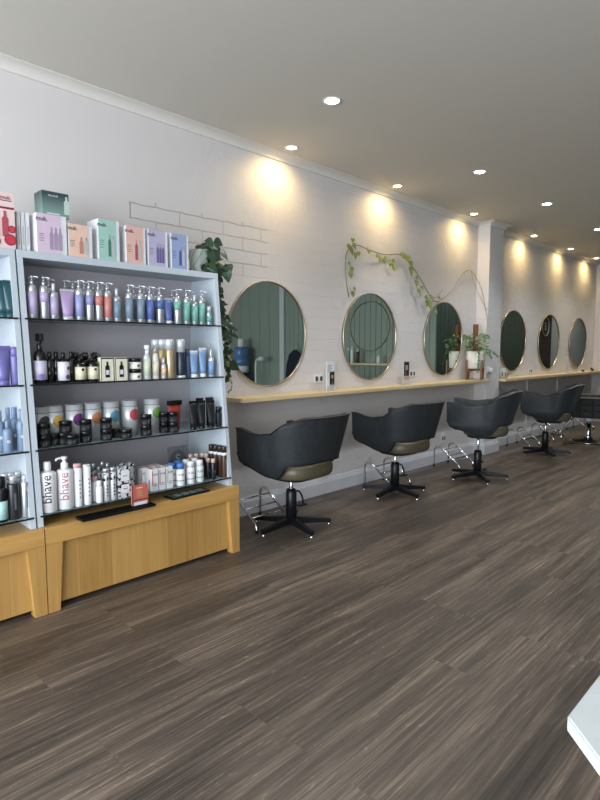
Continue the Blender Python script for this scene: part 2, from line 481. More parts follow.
# daylight through the shop front
a = bpy.data.lights.new('daylight', 'AREA'); a.shape = 'RECTANGLE'; a.size = 5.2; a.size_y = 2.45; a.energy = 260; a.color = (.87, .93, 1)
ao = bpy.data.objects.new('daylight', a); COL.objects.link(ao); ao.location = (3.0, Y0 - .12, 1.38); ao.rotation_euler = (R(90), 0, 0)
w = bpy.data.worlds.new('world'); SC.world = w; w.use_nodes = True
w.node_tree.nodes['Background'].inputs[0].default_value = (.75, .85, 1, 1)
w.node_tree.nodes['Background'].inputs[1].default_value = .6

# ------------------------------------------------------------------ bench worktops
def worktop(y0, y1, depth, z1, z0, label):
    bm = box(bm_new(), .001, depth, y0, y1, z0, z1, bevel=.002)
    o = obj('timber_worktop', bm, M_bench, label=label, category='shelf', group='timber worktops along the wall')
    return o
BZ = .945
w1 = worktop(2.569, PIL[0][0] - .003, .212, BZ, .915, 'long pale timber wall bench under the three nearest round mirrors')
w2 = worktop(PIL[0][1] + .003, PIL[1][0] - .003, .235, .935, .900, 'pale timber wall bench beyond the pier, under the three farthest round mirrors')

# ------------------------------------------------------------------ mirrors
def ring_bm(r, t, d, seg=72):
    bm = bm_new(); rings = []
    for i in range(seg):
        a = 2 * math.pi * i / seg; ca, sa = math.cos(a), math.sin(a)
        rings.append([(x, rr * ca, rr * sa) for rr, x in ((r, 0), (r, d), (r - t, d), (r - t, d * .45), (r - t - .002, 0))])
    rings.append(rings[0])
    loft(bm, rings, True, False, True)
    bmesh.ops.remove_doubles(bm, verts=bm.verts, dist=1e-5)
    return bm
def disc_bm(r, x, seg=72):
    bm = bm_new(); f = bm.faces.new([bm.verts.new((x, r * math.cos(2 * math.pi * i / seg), r * math.sin(2 * math.pi * i / seg))) for i in range(seg)])
    return bm
mir = [(3.005, 'nearest the product racks, above the start of the timber bench'), (4.335, 'second from the racks, under the hanging vine'),
       (5.700, 'third from the racks, beside the plant on the wooden stand'), (7.540, 'just past the pier, behind the tealight lantern'),
       (8.830, 'fifth along the wall, reflecting a round sign'), (10.117, 'farthest one along the wall')]
mroot = None
for y, lb in mir:
    lab = 'round brass-framed mirror, ' + lb
    if mroot is None:
        mroot = thing('round_mirror', lab, 'mirror', (.002, y, 1.425), 0, 'round brass-framed mirrors along the wall')
        obj('frame', ring_bm(.418, .007, .022), M_brass, mroot)
        obj('mirror_glass', disc_bm(.412, .012), M_mirror, mroot)
    else: dup(mroot, (.002, y, 1.425), 0, lab)

# ------------------------------------------------------------------ retail cabinets under the racks
def cabinet(y0, y1, x1, label, ztop=.432):
    t = thing('storage_plinth', label, 'cabinet', (0, y0, 0), 0, 'timber plinth cabinets under the product racks')
    w_ = y1 - y0
    obj('carcass', box(bm_new(), .025, x1 - .06, .02, w_ - .02, .03, ztop - .085), M_cabz, t)
    obj('top', box(bm_new(), .025, x1, 0, w_, ztop - .085, ztop, bevel=.002), M_caby, t)
    obj('front_panel', box(bm_new(), x1 - .055, x1 - .03, .05, w_ - .05, .03, ztop - .087), M_cabx, t)
    for s in (0, 1):
        bm = bm_new()
        if s == 0: p = [(0, .082), (0, .058)]
        else: p = [(w_ - .082, w_), (w_ - .058, w_)]
        (a0, a1), (b0, b1) = p
        hexa(bm, [(x1 - .055, b0, 0), (x1, b0, 0), (x1, b1, 0), (x1 - .055, b1, 0), (x1 - .055, a0, ztop - .0855), (x1, a0, ztop - .0855), (x1, a1, ztop - .0855), (x1 - .055, a1, ztop - .0855)])
        obj('post', bm, M_cabz, t)
    return t
cabinet(1.006, 2.218, .591, 'honey timber plinth cabinet with boarded front under the wide product rack')
cabinet(-.21, 1.001, .593, 'honey timber plinth cabinet cut by the left edge of the photo')

# ------------------------------------------------------------------ raked racks
CT = .432
def xf(z): return .560 - .128 * (z - CT) / 1.35
def xb(z): return .105 + .075 * (z - CT) / 1.35
SH = [1.455, 1.132, .812, .490]
TOP = 1.785
def rack(y0, y1, label):
    t = thing('display_rack', label, 'shelf unit', (0, 0, 0), 0, 'white product racks')
    th = .026
    zt = TOP - .036
    for a, b_ in ((y0, y0 + th), (y1 - th, y1)):
        bm = hexa(bm_new(), [(.03, a, CT + .001), (xf(CT), a, CT + .001), (xf(CT), b_, CT + .001), (.03, b_, CT + .001), (.03, a, zt), (xf(zt), a, zt), (xf(zt), b_, zt), (.03, b_, zt)])
        obj('side_panel', bm, M_rack, t)
    obj('top_board', box(bm_new(), .03, xf(TOP) + .004, y0 - .001, y1 + .001, zt, TOP, bevel=.002), M_rack, t)
    bm = hexa(bm_new(), [(xb(CT) - .02, y0 + th, CT + .002), (xb(CT), y0 + th, CT + .002), (xb(CT), y1 - th, CT + .002), (xb(CT) - .02, y1 - th, CT + .002),
                         (xb(zt) - .02, y0 + th, zt), (xb(zt), y0 + th, zt), (xb(zt), y1 - th, zt), (xb(zt) - .02, y1 - th, zt)])
    obj('back_panel', bm, M_rackback, t)
    for z in SH:
        s = obj('glass_shelf', box(bm_new(), xb(z) + .002, xf(z) + .004, y0 + th + .001, y1 - th - .001, z - .006, z), M_glass, t)
        obj('front_edge', box(bm_new(), xf(z) + .004, xf(z) + .010, y0 + th * .5, y1 - th * .4, z - .0075, z + .0005), M_glassedge, s)
    return t
rack(.985, 2.188, 'wide white display rack with four glass shelves of hair products')
rack(-.23, .976, 'white display rack at the left edge of the photo, mostly out of frame')

# ------------------------------------------------------------------ product builders (local origin at base centre, front = +X)
MC = {}
def cached(key, fn):
    if key not in MC: MC[key] = fn()
    return MC[key]
def put(name, cat, label, loc, parts, rz=0, group=None):
    """parts: list of (name, key, builder, material[, label])"""
    t = thing(name, label, cat, loc, rz, group)
    made = {}
    for p in parts:
        nm, key, fn, m = p[:4]
        me = cached((nm, key, m.name), lambda: mesh_of(fn(), nm, m))
        par = t
        o = obj(nm, me, m, par)
        if len(p) > 4 and p[4]: o['label'] = p[4]
    return t
def body_prof(r, H, neck=.35, sh=.18):
    """shouldered bottle; H = height of body to the neck"""
    s = H * (1 - sh)
    pr = [(0, 0), (r * .9, 0), (r, .004), (r, s)]
    for k in range(1, 6):
        a = k / 5 * math.pi / 2
        pr.append((r * neck + (r - r * neck) * math.cos(a), s + (H - s) * math.sin(a)))
    pr.append((0, H)); return pr
def sleeve(r, z0, z1): return lambda: lathe(bm_new(), [(r - .0005, z0), (r + .0006, z0), (r + .0006, z1), (r - .0005, z1)], 24)
def pump_head(r, H, T, long=1.0):
    bm = bm_new()
    lathe(bm, [(0, H), (r * .45, H), (r * .45, H + (T - H) * .38), (r * .2, H + (T - H) * .42), (r * .2, T - .012), (r * .34, T - .012), (r * .34, T - .004), (r * .2, T), (0, T)], 14)
    tube(bm, [(0, 0, T - .006), (r * .5, r * .5, T - .005), (r * .95 * long, r * .95 * long, T - .008), (r * 1.05 * long, r * 1.05 * long, T - .013)], .0035, 6)
    return bm
def pump_bottle(r, H, T, m, lab=None, z0=0, z1=0, cap=None, neck=.4, extra=()):
    p = [('body', (r, H, neck), lambda: lathe(bm_new(), body_prof(r, H, neck), 24), m),
         ('pump', (r, H, T), lambda: pump_head(r, H, T), cap or M_silver)]
    if lab: p.append(('label', (r, z0, z1), sleeve(r, z0, z1), lab))
    return p + list(extra)
def cap_bottle(r, H, T, m, lab=None, z0=0, z1=0, cap=None, cr=.6, neck=.45, sh=.15, extra=()):
    p = [('body', (r, H, neck, sh), lambda: lathe(bm_new(), body_prof(r, H, neck, sh), 24), m),
         ('cap', (r, H, T, cr), lambda: cyl(bm_new(), r * cr, H, T, 20, e=.003), cap or M_white)]
    if lab: p.append(('label', (r, z0, z1), sleeve(r, z0, z1), lab))
    return p + list(extra)
def trigger_head(r, H, T):
    bm = bm_new()
    cyl(bm, r * .42, H, H + (T - H) * .4, 14)
    box(bm, -r * .9, r * 1.1, -r * .3, r * .3, H + (T - H) * .55, T, bevel=.003)
    cyl(bm, r * .25, H + (T - H) * .35, H + (T - H) * .6, 12)
    tube(bm, [(r * .8, 0, H + (T - H) * .6), (r * .9, 0, H + (T - H) * .3), (r * .7, 0, H + (T - H) * .02)], .003, 6)
    return bm
def trigger_bottle(r, H, T, m, lab, z0, z1, cap):
    return [('body', (r, H), lambda: lathe(bm_new(), body_prof(r, H, .4, .25), 24), m),
            ('trigger', (r, H, T), lambda: trigger_head(r, H, T), cap),
            ('label', (r, z0, z1), sleeve(r, z0, z1), lab)]
def squeeze(w, t, z0, z1, flip=True, n=20):
    rings = []
    for k in range(7):
        f = k / 6; z = z0 + (z1 - z0) * f
        a = w * (.72 + .28 * f) / 2; b_ = t / 2 * (1 - f) ** .7 + .0012
        rings.append([(b_ * math.cos(2 * math.pi * i / n), a * math.sin(2 * math.pi * i / n), z) for i in range(n)])
    return loft(bm_new(), rings)
def lotion_tube(w, t, H, m, cap, crimp=None, extra=()):
    p = [('cap', (w, t, H), lambda: lathe(bm_new(), [(0, 0), (.48 * w * .72, 0), (.5 * w * .72, .003), (.5 * w * .72, H * .13), (0, H * .13)], 20, sx=t / w / .72 * 1.0), cap),
         ('body', (w, t, H), lambda: squeeze(w, t, H * .13, H * .93), m),
         ('crimp', (w, H), lambda: box(bm_new(), -.0018, .0018, -w / 2, w / 2, H * .925, H), crimp or m)]
    return p + list(extra)
def aerosol(r, H, T, m, capm, lab=None, z0=0, z1=0, cr=.98):
    p = [('body', (r, H), lambda: lathe(bm_new(), [(0, 0), (r * .94, 0), (r, .004), (r, H * .97), (r * .93, H), (0, H)], 24), m),
         ('cap', (r, H, T, cr), lambda: lathe(bm_new(), [(0, H), (r * cr, H), (r * cr, T - .006), (r * cr * .86, T), (0, T)], 24), capm)]
    if lab: p.append(('label', (r, z0, z1), sleeve(r, z0, z1), lab))
    return p
def jar_parts(r, H, m, lidm, lidf=.4, lab=None):
    p = [('body', (r, H, lidf), lambda: lathe(bm_new(), [(0, 0), (r * .93, 0), (r * .97, .003), (r * .97, H * (1 - lidf)), (0, H * (1 - lidf))], 24), m),
         ('lid', (r, H, lidf), lambda: lathe(bm_new(), [(0, H * (1 - lidf) + .001), (r, H * (1 - lidf) + .001), (r, H - .003), (r * .95, H), (0, H)], 24), lidm)]
    if lab: p.append(('label', (r, H), sleeve(r * .97, H * .1, H * .5), lab))
    return p
def wrapdot(r, rad, ang, z, seg=20, nr=4):
    """flat round print that follows a cylinder of radius r"""
    bm = bm_new()
    def P(q, i):
        a = 2 * math.pi * i / seg; th = ang + q * rad * math.cos(a) / r
        return bm.verts.new(((r + .0011) * math.cos(th), (r + .0011) * math.sin(th), z + q * rad * math.sin(a)))
    c = bm.verts.new(((r + .0011) * math.cos(ang), (r + .0011) * math.sin(ang), z))
    prev = None
    for k in range(1, nr + 1):
        ring = [P(k / nr, i) for i in range(seg)]
        for i in range(seg):
            j = (i + 1) % seg
            if prev is None: bm.faces.new((c, ring[i], ring[j]))
            else: bm.faces.new((prev[i], ring[i], ring[j], prev[j]))
        prev = ring
    return bm

ORD = ['first', 'second', 'third', 'fourth', 'fifth', 'sixth', 'seventh', 'eighth', 'ninth', 'tenth', 'eleventh', 'twelfth', 'thirteenth', 'fourteenth', 'fifteenth', 'sixteenth', 'seventeenth', 'eighteenth', 'nineteenth', 'twentieth']
def at(u, si, back, r):
    """spot on shelf si: back = distance from the glass front to the thing's centre"""
    z = SH[si]; X = xf(z) - back - r
    return (X, along(u, X, z), z)

# ---- top glass shelf: silver pump bottles --------------------------------
LIL = C('lilac_label', (178, 160, 205)); PER = C('periwinkle_label', (140, 146, 205)); COR = C('coral_label', (214, 122, 112))
SLA = C('slate_blue_label', (116, 142, 166)); ROY = C('royal_blue_label', (78, 108, 190)); AQU = C('aqua_label', (100, 178, 162))
r0, H0, T0 = .0215, .168, .212
front = [
 (33.3, 'p', LIL, 1, 'silver pump bottle with tall lilac label, leftmost in front on the top glass shelf'),
 (45.0, 'p', LIL, .5, 'silver pump bottle lilac on its upper half only, on the top glass shelf'),
 (54.6, 's', LIL, 1, 'shorter silver spray bottle with lilac label, left of the lilac tube'),
 (80.0, 'p', PER, 1, 'silver pump bottle with tall periwinkle label, right of the lilac tube'),
 (89.9, 'p', PER, .5, 'silver pump bottle periwinkle on its upper half only'),
 (99.2, 'p', COR, .5, 'silver pump bottle coral on its upper half only'),
 (108.0, 'p', COR, 1, 'silver pump bottle with tall coral label'),
 (117.3, 's', SLA, 1, 'short silver spray bottle with slate blue label, beside the tall coral bottle'),
 (129.6, 'p', SLA, 1, 'silver pump bottle with slate blue label, right of the short slate spray bottle'),
 (141.0, 'p', SLA, 1, 'silver pump bottle with slate blue label, just left of the royal blue ones'),
 (150.5, 'p', ROY, 1, 'silver pump bottle with tall royal blue label'),
 (160.2, 'p', ROY, .5, 'silver pump bottle royal blue on its upper half only'),
 (177.7, 'p', AQU, .5, 'silver pump bottle aqua on its upper half only'),
 (186.7, 'p', AQU, 1, 'silver pump bottle with tall aqua label, next to the half aqua one'),
 (194.8, 's', AQU, 1, 'shorter silver spray bottle with aqua label between two tall aqua bottles'),
 (201.8, 'p', AQU, 1.02, 'silver pump bottle with tall aqua label, rightmost of the tall ones on its shelf')]
G1 = 'silver bottles on the top glass shelf'
for u, k, lm, fr, lb in front:
    x, y, z = at(u, 0, .012, r0)
    if k == 'p':
        z0 = .02 if fr >= 1 else .082
        parts = pump_bottle(r0, H0, T0, M_silver, lm, z0, .135)
        put('pump_bottle', 'bottle', lb, (x, y, z), parts, group=G1)
    else:
        parts = cap_bottle(r0, .142, .182, M_silver, lm, .02, .115, M_silverw, cr=.42, neck=.4, sh=.2)
        put('spray_bottle', 'bottle', lb, (x, y, z), parts, group=G1)
x, y, z = at(68, 0, .012, .02)
put('lotion_tube', 'tube', 'lilac squeeze tube with white shoulders standing among silver bottles', (x, y, z),
    lotion_tube(.072, .036, .158, C('lilac_tube', (184, 150, 208)), M_silverw, M_silverw), group='tubes on the top glass shelf')
x, y, z = at(168.5, 0, .012, .02)
put('lotion_tube', 'tube', 'royal blue squeeze tube with white crimp among silver bottles', (x, y, z),
    lotion_tube(.050, .036, .152, C('royal_tube', (82, 110, 196)), M_silverw, M_silverw), group='tubes on the top glass shelf')
x, y, z = at(209, 0, .012, .018)
put('mist_bottle', 'bottle', 'small silver bottle with aqua lower half at the right end of the top glass shelf', (x, y, z),
    cap_bottle(.0175, .088, .118, M_silver, AQU, .02, .06, M_silverw, cr=.8), group=G1)
for u, lm, lb in [(30.5, LIL, 'leftmost lilac one'), (50, LIL, 'half lilac one'), (74, LIL, 'lilac tube'), (85.5, PER, 'tall periwinkle one'), (94.5, PER, 'half periwinkle one'),
                  (103.5, COR, 'half coral one'), (134.5, SLA, 'slate blue one'), (144.8, SLA, 'last slate blue one'), (154.5, ROY, 'tall royal blue one'),
                  (172.5, ROY, 'royal blue tube'), (190, AQU, 'tall aqua one'), (66, LIL, 'gap beside the lilac tube')]:
    x, y, z = at(u, 0, .075, r0)
    put('pump_bottle', 'bottle', 'silver pump bottle in the second row, behind the ' + lb, (x, y, z), pump_bottle(r0, H0, T0, M_silver, lm, .02, .135), group=G1)

# ---- second glass shelf ---------------------------------------------------
M_darkbottle = C('dark_amber_glass', (26, 20, 24), .15)
M_lav = C('lavender_paper', (190, 182, 212)); M_cream = C('cream_paper', (222, 216, 176)); M_whl = C('white_paper', (216, 212, 224))
x, y, z = at(41, 1, .012, .03)
put('trigger_bottle', 'bottle', 'tall black trigger spray bottle with lavender label at the left end of its shelf', (x, y, z),
    trigger_bottle(.031, .165, .25, M_darkbottle, M_lav, .02, .115, M_black) + [
    ('badge', 1, lambda: wrapdot(.0318, .016, -.25, .034), C('violet_ink', (120, 100, 190)), 'violet swirl on the label')])
x, y, z = at(64, 1, .012, .03)
put('shampoo_bottle', 'bottle', 'dark bottle with white and purple speckled label, right of the trigger bottle', (x, y, z),
    cap_bottle(.030, .125, .155, M_darkbottle, M_whl, .012, .108, M_black, cr=.35, neck=.35, sh=.2, extra=[
     ('badge', 2, lambda: wrapdot(.0308, .012, .35, .03), C('plum_ink', (92, 60, 120))), ('badge', 3, lambda: wrapdot(.0308, .010, .5, .075), C('plum_ink', (92, 60, 120)))]))
for u, b_, lb in [(50.5, .03, 'slim dark bottle between the trigger bottle and the speckled one'), (57, .04, 'slim dark bottle with pale strip behind the speckled-label one'),
                  (72, .03, 'slim dark bottle right of the white and purple speckled one')]:
    x, y, z = at(u, 1, b_, .02)
    put('shampoo_bottle', 'bottle', lb, (x, y, z), cap_bottle(.019, .125, .16, M_darkbottle, M_darkbottle, .02, .08, M_black, cr=.55), group='slim dark bottles on the second glass shelf')
for u, lb in [(80.5, 'black bottle with cream label, left one of the cream-labelled pair'), (93, 'black bottle with cream label, right one of the cream-labelled pair')]:
    x, y, z = at(u, 1, .012, .03)
    put('pump_bottle', 'bottle', lb, (x, y, z), pump_bottle(.030, .108, .150, M_darkbottle, M_cream, .014, .080, M_black, neck=.4, extra=[
        ('logo', 4, lambda: wrapdot(.0308, .007, .05, .066), M_black)]), group='cream-labelled black bottles')
for u, lb in [(77, 'dark capped bottle behind the left cream-labelled one'), (86, 'dark capped bottle behind the gap of the cream-labelled pair'), (95.5, 'dark capped bottle behind the right cream-labelled one')]:
    x, y, z = at(u, 1, .085, .025)
    put('shampoo_bottle', 'bottle', lb, (x, y, z), cap_bottle(.025, .12, .155, M_darkbottle, M_darkbottle, .02, .08, M_black, cr=.6), group='dark bottles in the second row')
def card_box(w_, d, h, faces, key):
    """faces: list of (name, y0,y1,z0,z1, material) thin prints on the front (x=+d/2)"""
    p = [('carton', (w_, d, h), lambda: box(bm_new(), -d / 2, d / 2, -w_ / 2, w_ / 2, 0, h, bevel=.0008), M_whitepaper)]
    return p
def prints(t, d, items):
    for i, (nm, fn, m) in enumerate(items):
        o = obj(nm, fn(), m, t); o.location = (d / 2, 0, 0)
def rect(y0, y1, z0, z1, x=.0012): return lambda: box(bm_new(), 0, x, y0, y1, z0, z1)
def mini_bottle(y, z, w_, h, x=.0012):
    def f():
        P = [(-w_ / 2, 0), (w_ / 2, 0), (w_ / 2, h * .7), (w_ * .2, h * .8), (w_ * .2, h), (-w_ * .2, h), (-w_ * .2, h * .8), (-w_ / 2, h * .7)]
        bm = bm_new(); v = [bm.verts.new((x, y + a, z + b_)) for a, b_ in P]; v2 = [bm.verts.new((x + .0008, y + a, z + b_)) for a, b_ in P]
        bm.faces.new(v2); n = len(P)
        for i in range(n): bm.faces.new((v[i], v[(i + 1) % n], v2[(i + 1) % n], v2[i]))
        return bm
    return f
M_creamcard = C('cream_card', (224, 220, 190), .5)
for u, lb in [(106, 'cream carton printed with a dark dropper bottle, left one of the pair'), (120, 'cream carton printed with a dark dropper bottle, right one of the pair')]:
    x, y, z = at(u, 1, .012, .02)
    t = put('product_carton', 'box', lb, (x, y, z), [('carton', 'cr', lambda: box(bm_new(), -.02, .02, -.036, .036, 0, .128, bevel=.001), M_creamcard)], group='cream cartons on the second glass shelf')
    prints(t, .04, [('bottle_print', mini_bottle(0, .02, .024, .085), M_black), ('label_print', rect(-.009, .009, .035, .06, .0025), M_whl), ('edge_print', rect(-.036, -.033, .002, .126), M_black), ('edge_print', rect(-.033, .036, .12, .126), M_black)])
for k, lb in ((0, 'white jar with black lid, lower one of the stacked pair'), (1, 'white jar with black lid, upper one of the stacked pair')):
    x, y, z = at(135.3, 1, .014, .034)
    put('cream_jar', 'jar', lb, (x, y, z + k * .062), jar_parts(.035, .060, C('ivory_plastic', (226, 222, 205)), M_black, .36) + [('print', 7, lambda: wrapdot(.034, .008, .1, .018), M_grey)], group='stacked ivory jars')
M_pale = C('pale_green_plastic', (196, 206, 178)); M_offw = C('off_white_plastic', (206, 208, 200))
x, y, z = at(147.2, 1, .014, .02)
put('trigger_bottle', 'bottle', 'slim white trigger spray bottle with pale green label', (x, y, z), trigger_bottle(.0205, .145, .196, M_silverw, M_pale, .02, .12, M_white))
x, y, z = at(155.8, 1, .014, .02)
put('spray_bottle', 'bottle', 'slim cream bottle with tapering silver cap, right of the white trigger bottle', (x, y, z),
    [('body', 1, lambda: lathe(bm_new(), body_prof(.0195, .15, .35, .3), 22), M_offw), ('cap', 1, lambda: lathe(bm_new(), [(0, .148), (.008, .148), (.006, .185), (0, .187)], 14), M_silver), ('label', 1, sleeve(.0195, .02, .1), C('sand_label', (214, 206, 178)))])
x, y, z = at(163.8, 1, .014, .016)
put('spray_bottle', 'bottle', 'small clear spray bottle with peach label before the gold cans', (x, y, z), cap_bottle(.0155, .085, .122, M_silverw, C('peach_label', (222, 186, 150)), .018, .065, M_silverw, cr=.5))
M_gold = C('gold_can', (190, 164, 112), .3, metal=.5)
for u, b_, lb in [(156.5, .085, 'gold can with clear cap in the back row, left one'), (162.5, .07, 'gold can with clear cap in the back row, right one'), (170, .02, 'tall gold can with clear silver cap in the front row')]:
    x, y, z = at(u, 1, b_, .024)
    put('aerosol_can', 'can', lb, (x, y, z), aerosol(.0285, .172, .232, M_gold, M_silverw), group='gold cans on the second glass shelf')
M_navy = C('navy_can', (34, 46, 70), .3)
x, y, z = at(181, 1, .016, .026)
put('aerosol_can', 'can', 'tall navy can with big silver cap, right of the gold can', (x, y, z), aerosol(.028, .155, .232, M_navy, M_silverw, M_silverw, .0005, .015))
x, y, z = at(188, 1, .03, .02)
put('shampoo_bottle', 'bottle', 'slim dark blue bottle behind the light blue tubes', (x, y, z), cap_bottle(.019, .14, .175, C('ink_blue', (64, 84, 128)), None, 0, 0, C('ink_blue', (64, 84, 128)), cr=.9))
M_sky = C('sky_blue_plastic', (112, 158, 216))
for u, w_, H, lb in [(194.2, .058, .165, 'light blue squeeze tube with white crimp, left one of two'), (202.8, .054, .182, 'light blue squeeze tube with white crimp, right and taller of two')]:
    x, y, z = at(u, 1, .014, .02)
    put('lotion_tube', 'tube', lb, (x, y, z), lotion_tube(w_, .036, H, M_sky, M_white, M_white), group='light blue tubes')
x, y, z = at(211.2, 1, .014, .018)
put('spray_bottle', 'bottle', 'light blue spray bottle with silver cap at the right end of the second shelf', (x, y, z), cap_bottle(.018, .12, .17, M_silverw, M_sky, .01, .1, M_silverw, cr=.42))
x, y, z = at(211, 1, .09, .02)
t = put('product_carton', 'box', 'silver grey carton standing behind the light blue spray bottle', (x, y, z), [('carton', 'sg', lambda: box(bm_new(), -.02, .02, -.035, .035, 0, .205, bevel=.001), C('silver_card', (176, 186, 194), .3))])

# ---- third glass shelf ------------------------------------------------------
for u, rgb, cn, lb in [(41, (70, 72, 76), 'grey', 'white canister half hidden at the left end, grey spot'), (54.5, (214, 174, 52), 'yellow', 'white powder canister with a yellow spot'),
                       (74.5, (120, 48, 128), 'purple', 'white powder canister with a purple spot'), (93, (214, 122, 58), 'orange', 'white powder canister with an orange spot'),
                       (111, (74, 152, 186), 'blue', 'white powder canister with a light blue spot'), (130, (206, 62, 66), 'red', 'white powder canister with a red spot'),
                       (152.5, (104, 178, 62), 'green', 'white powder canister with a lime green spot')]:
    x, y, z = at(u, 2, .10, .05)
    rr = .048
    put('powder_canister', 'canister', lb, (x, y, z), [('body', 'can', lambda: lathe(bm_new(), [(0, 0), (rr, 0), (rr, .198), (rr - .003, .198), (rr - .003, .182), (0, .182)], 28), M_silverw),
        ('lid', 'lid', lambda: lathe(bm_new(), [(0, .183), (rr - .0035, .183), (rr - .0035, .194), (0, .194)], 28), M_black),
        ('spot', cn, lambda: wrapdot(rr, .033, .22, .118, 24), C(cn + '_spot_ink', rgb)),
        ('print', 'ln', lambda: lathe(bm_new(), [(rr + .0003, .165), (rr + .0008, .165), (rr + .0008, .168), (rr + .0003, .168)], 28), M_grey)], group='white canisters with coloured spots')
def blackjar(u, k, b_, r_, H, lb):
    x, y, z = at(u, 2, b_, r_)
    put('styling_jar', 'jar', lb, (x, y, z + k * (H + .001)), jar_parts(r_, H, M_blackmatte, M_black, .42) + [('print', 'bj%s' % r_, lambda: box(bm_new(), r_ * .97 - .002, r_ * .97 + .0012, -r_ * .06, r_ * .06, H * .2, H * .45), M_grey)], group='black styling jars on the third glass shelf')
blackjar(44.5, 0, .03, .031, .060, 'black styling jar, lower of the stack under the grey spot')
blackjar(44.5, 1, .03, .031, .060, 'black styling jar, upper of the stack under the grey spot')
blackjar(53.8, 0, .055, .026, .060, 'black styling jar standing single under the yellow spot')
blackjar(63.5, 0, .055, .032, .060, 'black styling jar, lower of the stack left of the purple spot')
blackjar(66.0, 1, .055, .032, .060, 'black styling jar, upper of the stack left of the purple spot')
blackjar(72.0, 0, .006, .034, .052, 'wide black styling jar in front, standing alone under the purple spot')
blackjar(86.0, 0, .03, .031, .060, 'black styling jar, lower of the stack under the orange spot')
blackjar(86.0, 1, .03, .031, .060, 'black styling jar, upper of the stack under the orange spot')
blackjar(106.5, 0, .02, .031, .060, 'black styling jar, lower of the stack under the blue spot')
blackjar(106.5, 1, .02, .031, .060, 'black styling jar, upper of the stack under the blue spot')
blackjar(117, 0, .07, .03, .050, 'black styling jar behind, between the blue and red spots')
blackjar(126, 0, .006, .033, .050, 'wide black styling jar standing alone under the red spot')
blackjar(146.2, 0, .012, .032, .060, 'black styling jar, lower of the stack left of the green spot')
blackjar(146.2, 1, .012, .032, .060, 'black styling jar, upper of the stack left of the green spot')
blackjar(164.0, 0, .045, .028, .060, 'black styling jar, lower of the narrow stack right of the green spot')
blackjar(164.0, 1, .045, .028, .060, 'black styling jar, upper of the narrow stack right of the green spot')
blackjar(173.4, 0, .010, .030, .060, 'black styling jar, lower of the stack before the red tube')
blackjar(173.4, 1, .010, .030, .060, 'black styling jar, upper of the stack before the red tube')
x, y, z = at(175, 2, .10, .03)
M_red = C('red_plastic', (206, 54, 40))
put('gel_tube', 'tube', 'bright red tube with black top behind the black jars', (x, y, z), [('body', 'rt', lambda: squeeze(.088, .05, .175 * 0 + .001, .150), M_red), ('cap', 'rt', lambda: box(bm_new(), -.018, .018, -.044, .044, .151, .180, bevel=.003), M_black)])
i = 0
for u, b_, H, w_, lb in [(193.5, .016, .178, .058, 'front row, leftmost'), (202, .016, .176, .056, 'front row, second from left'), (211, .016, .172, .054, 'front row, third from left'),
                         (200, .085, .186, .056, 'back row, left'), (209.5, .085, .186, .056, 'back row, right')]:
    x, y, z = at(u, 2, b_, .02)
    put('gel_tube', 'tube', 'black squeeze tube on the third glass shelf, ' + lb, (x, y, z), lotion_tube(w_, .036, H, M_blackmatte, M_black, M_black, extra=[('print', 't', lambda: box(bm_new(), .0150, .0162, -.008, .008, .09, .102), M_grey)] if False else ()), group='black squeeze tubes')
x, y, z = at(218.7, 2, .02, .02)
put('shampoo_bottle', 'bottle', 'small black bottle at the right end of the third glass shelf', (x, y, z), cap_bottle(.019, .10, .128, M_blackmatte, None, 0, 0, M_black, cr=.95))

# ---- lowest glass shelf -----------------------------------------------------
M_bh = C('shampoo_white', (226, 228, 231), .3)
INK = C('black_ink', (24, 24, 28)); PINK = C('pink_ink', (196, 96, 112))
for u, T, kind, ink, lb in [(49, .255, 'cap', INK, 'large white bottle with large black upright lettering and a plain cap'), (66, .265, 'pump', PINK, 'large white bottle with large pink upright lettering and a white pump')]:
    x, y, z = at(u, 3, .012, .038)
    rr = .041
    p = [('body', 'bh', lambda: lathe(bm_new(), body_prof(rr, .205, .5, .08), 28), M_bh)]
    if kind == 'cap': p.append(('cap', 'bh', lambda: lathe(bm_new(), [(0, .205), (.016, .205), (.018, .22), (.018, .250), (.014, .254), (0, .254)], 20), M_bh))
    else:
        def ph():
            bm = bm_new(); lathe(bm, [(0, .205), (.019, .205), (.018, .235), (.009, .24), (.009, .252), (.016, .254), (.016, .268), (0, .27)], 18)
            tube(bm, [(0, 0, .262), (.0, -.022, .263), (0, -.040, .258), (0, -.043, .250)], .006, 8); return bm
        p.append(('pump', 'bh', ph, M_bh))
    t = put('shampoo_bottle', 'bottle', lb, (x, y, z), p, group='large white lettered bottles')
    o = obj('lettering', text_mesh('bhave', .062, .0005, ink, wrap=rr, angle=-.48, vertical=True, bold=0), ink, t); o.location.z = .120
    o['label'] = '%s letters running upward' % ('black' if ink is INK else 'pink')
    o = obj('lettering', text_mesh('hair care', .010, .0005, M_grey, wrap=rr, angle=.42, vertical=True), M_grey, t) if False else None
for u, w_, H, b_, capm, lb in [(78.6, .042, .225, .02, C('blush_plastic', (214, 150, 150)), 'white tube with blush crimp, right of the pink-lettered pump bottle'),
                             (87.6, .042, .215, .02, M_silverw, 'white tube with clear crimp left of the small white bottle')]:
    x, y, z = at(u, 3, b_, .016)
    put('lotion_tube', 'tube', lb, (x, y, z), [('body', w_, lambda: lathe(bm_new(), [(0, 0), (.0185, 0), (.020, .004), (.021, H * .9), (0, H * .9)], 22), M_bh),
        ('crimp', H, lambda: lathe(bm_new(), [(0, H * .9), (.021, H * .9), (.021, H), (0, H)], 22, sx=.7), capm)] + [('print', (H, k), (lambda k: lambda: wrapdot(.0213, .004, .1, .05 + .022 * k, 10))(k), M_grey) for k in range(5)], group='white tubes on the lowest glass shelf')
x, y, z = at(99.6, 3, .012, .014)
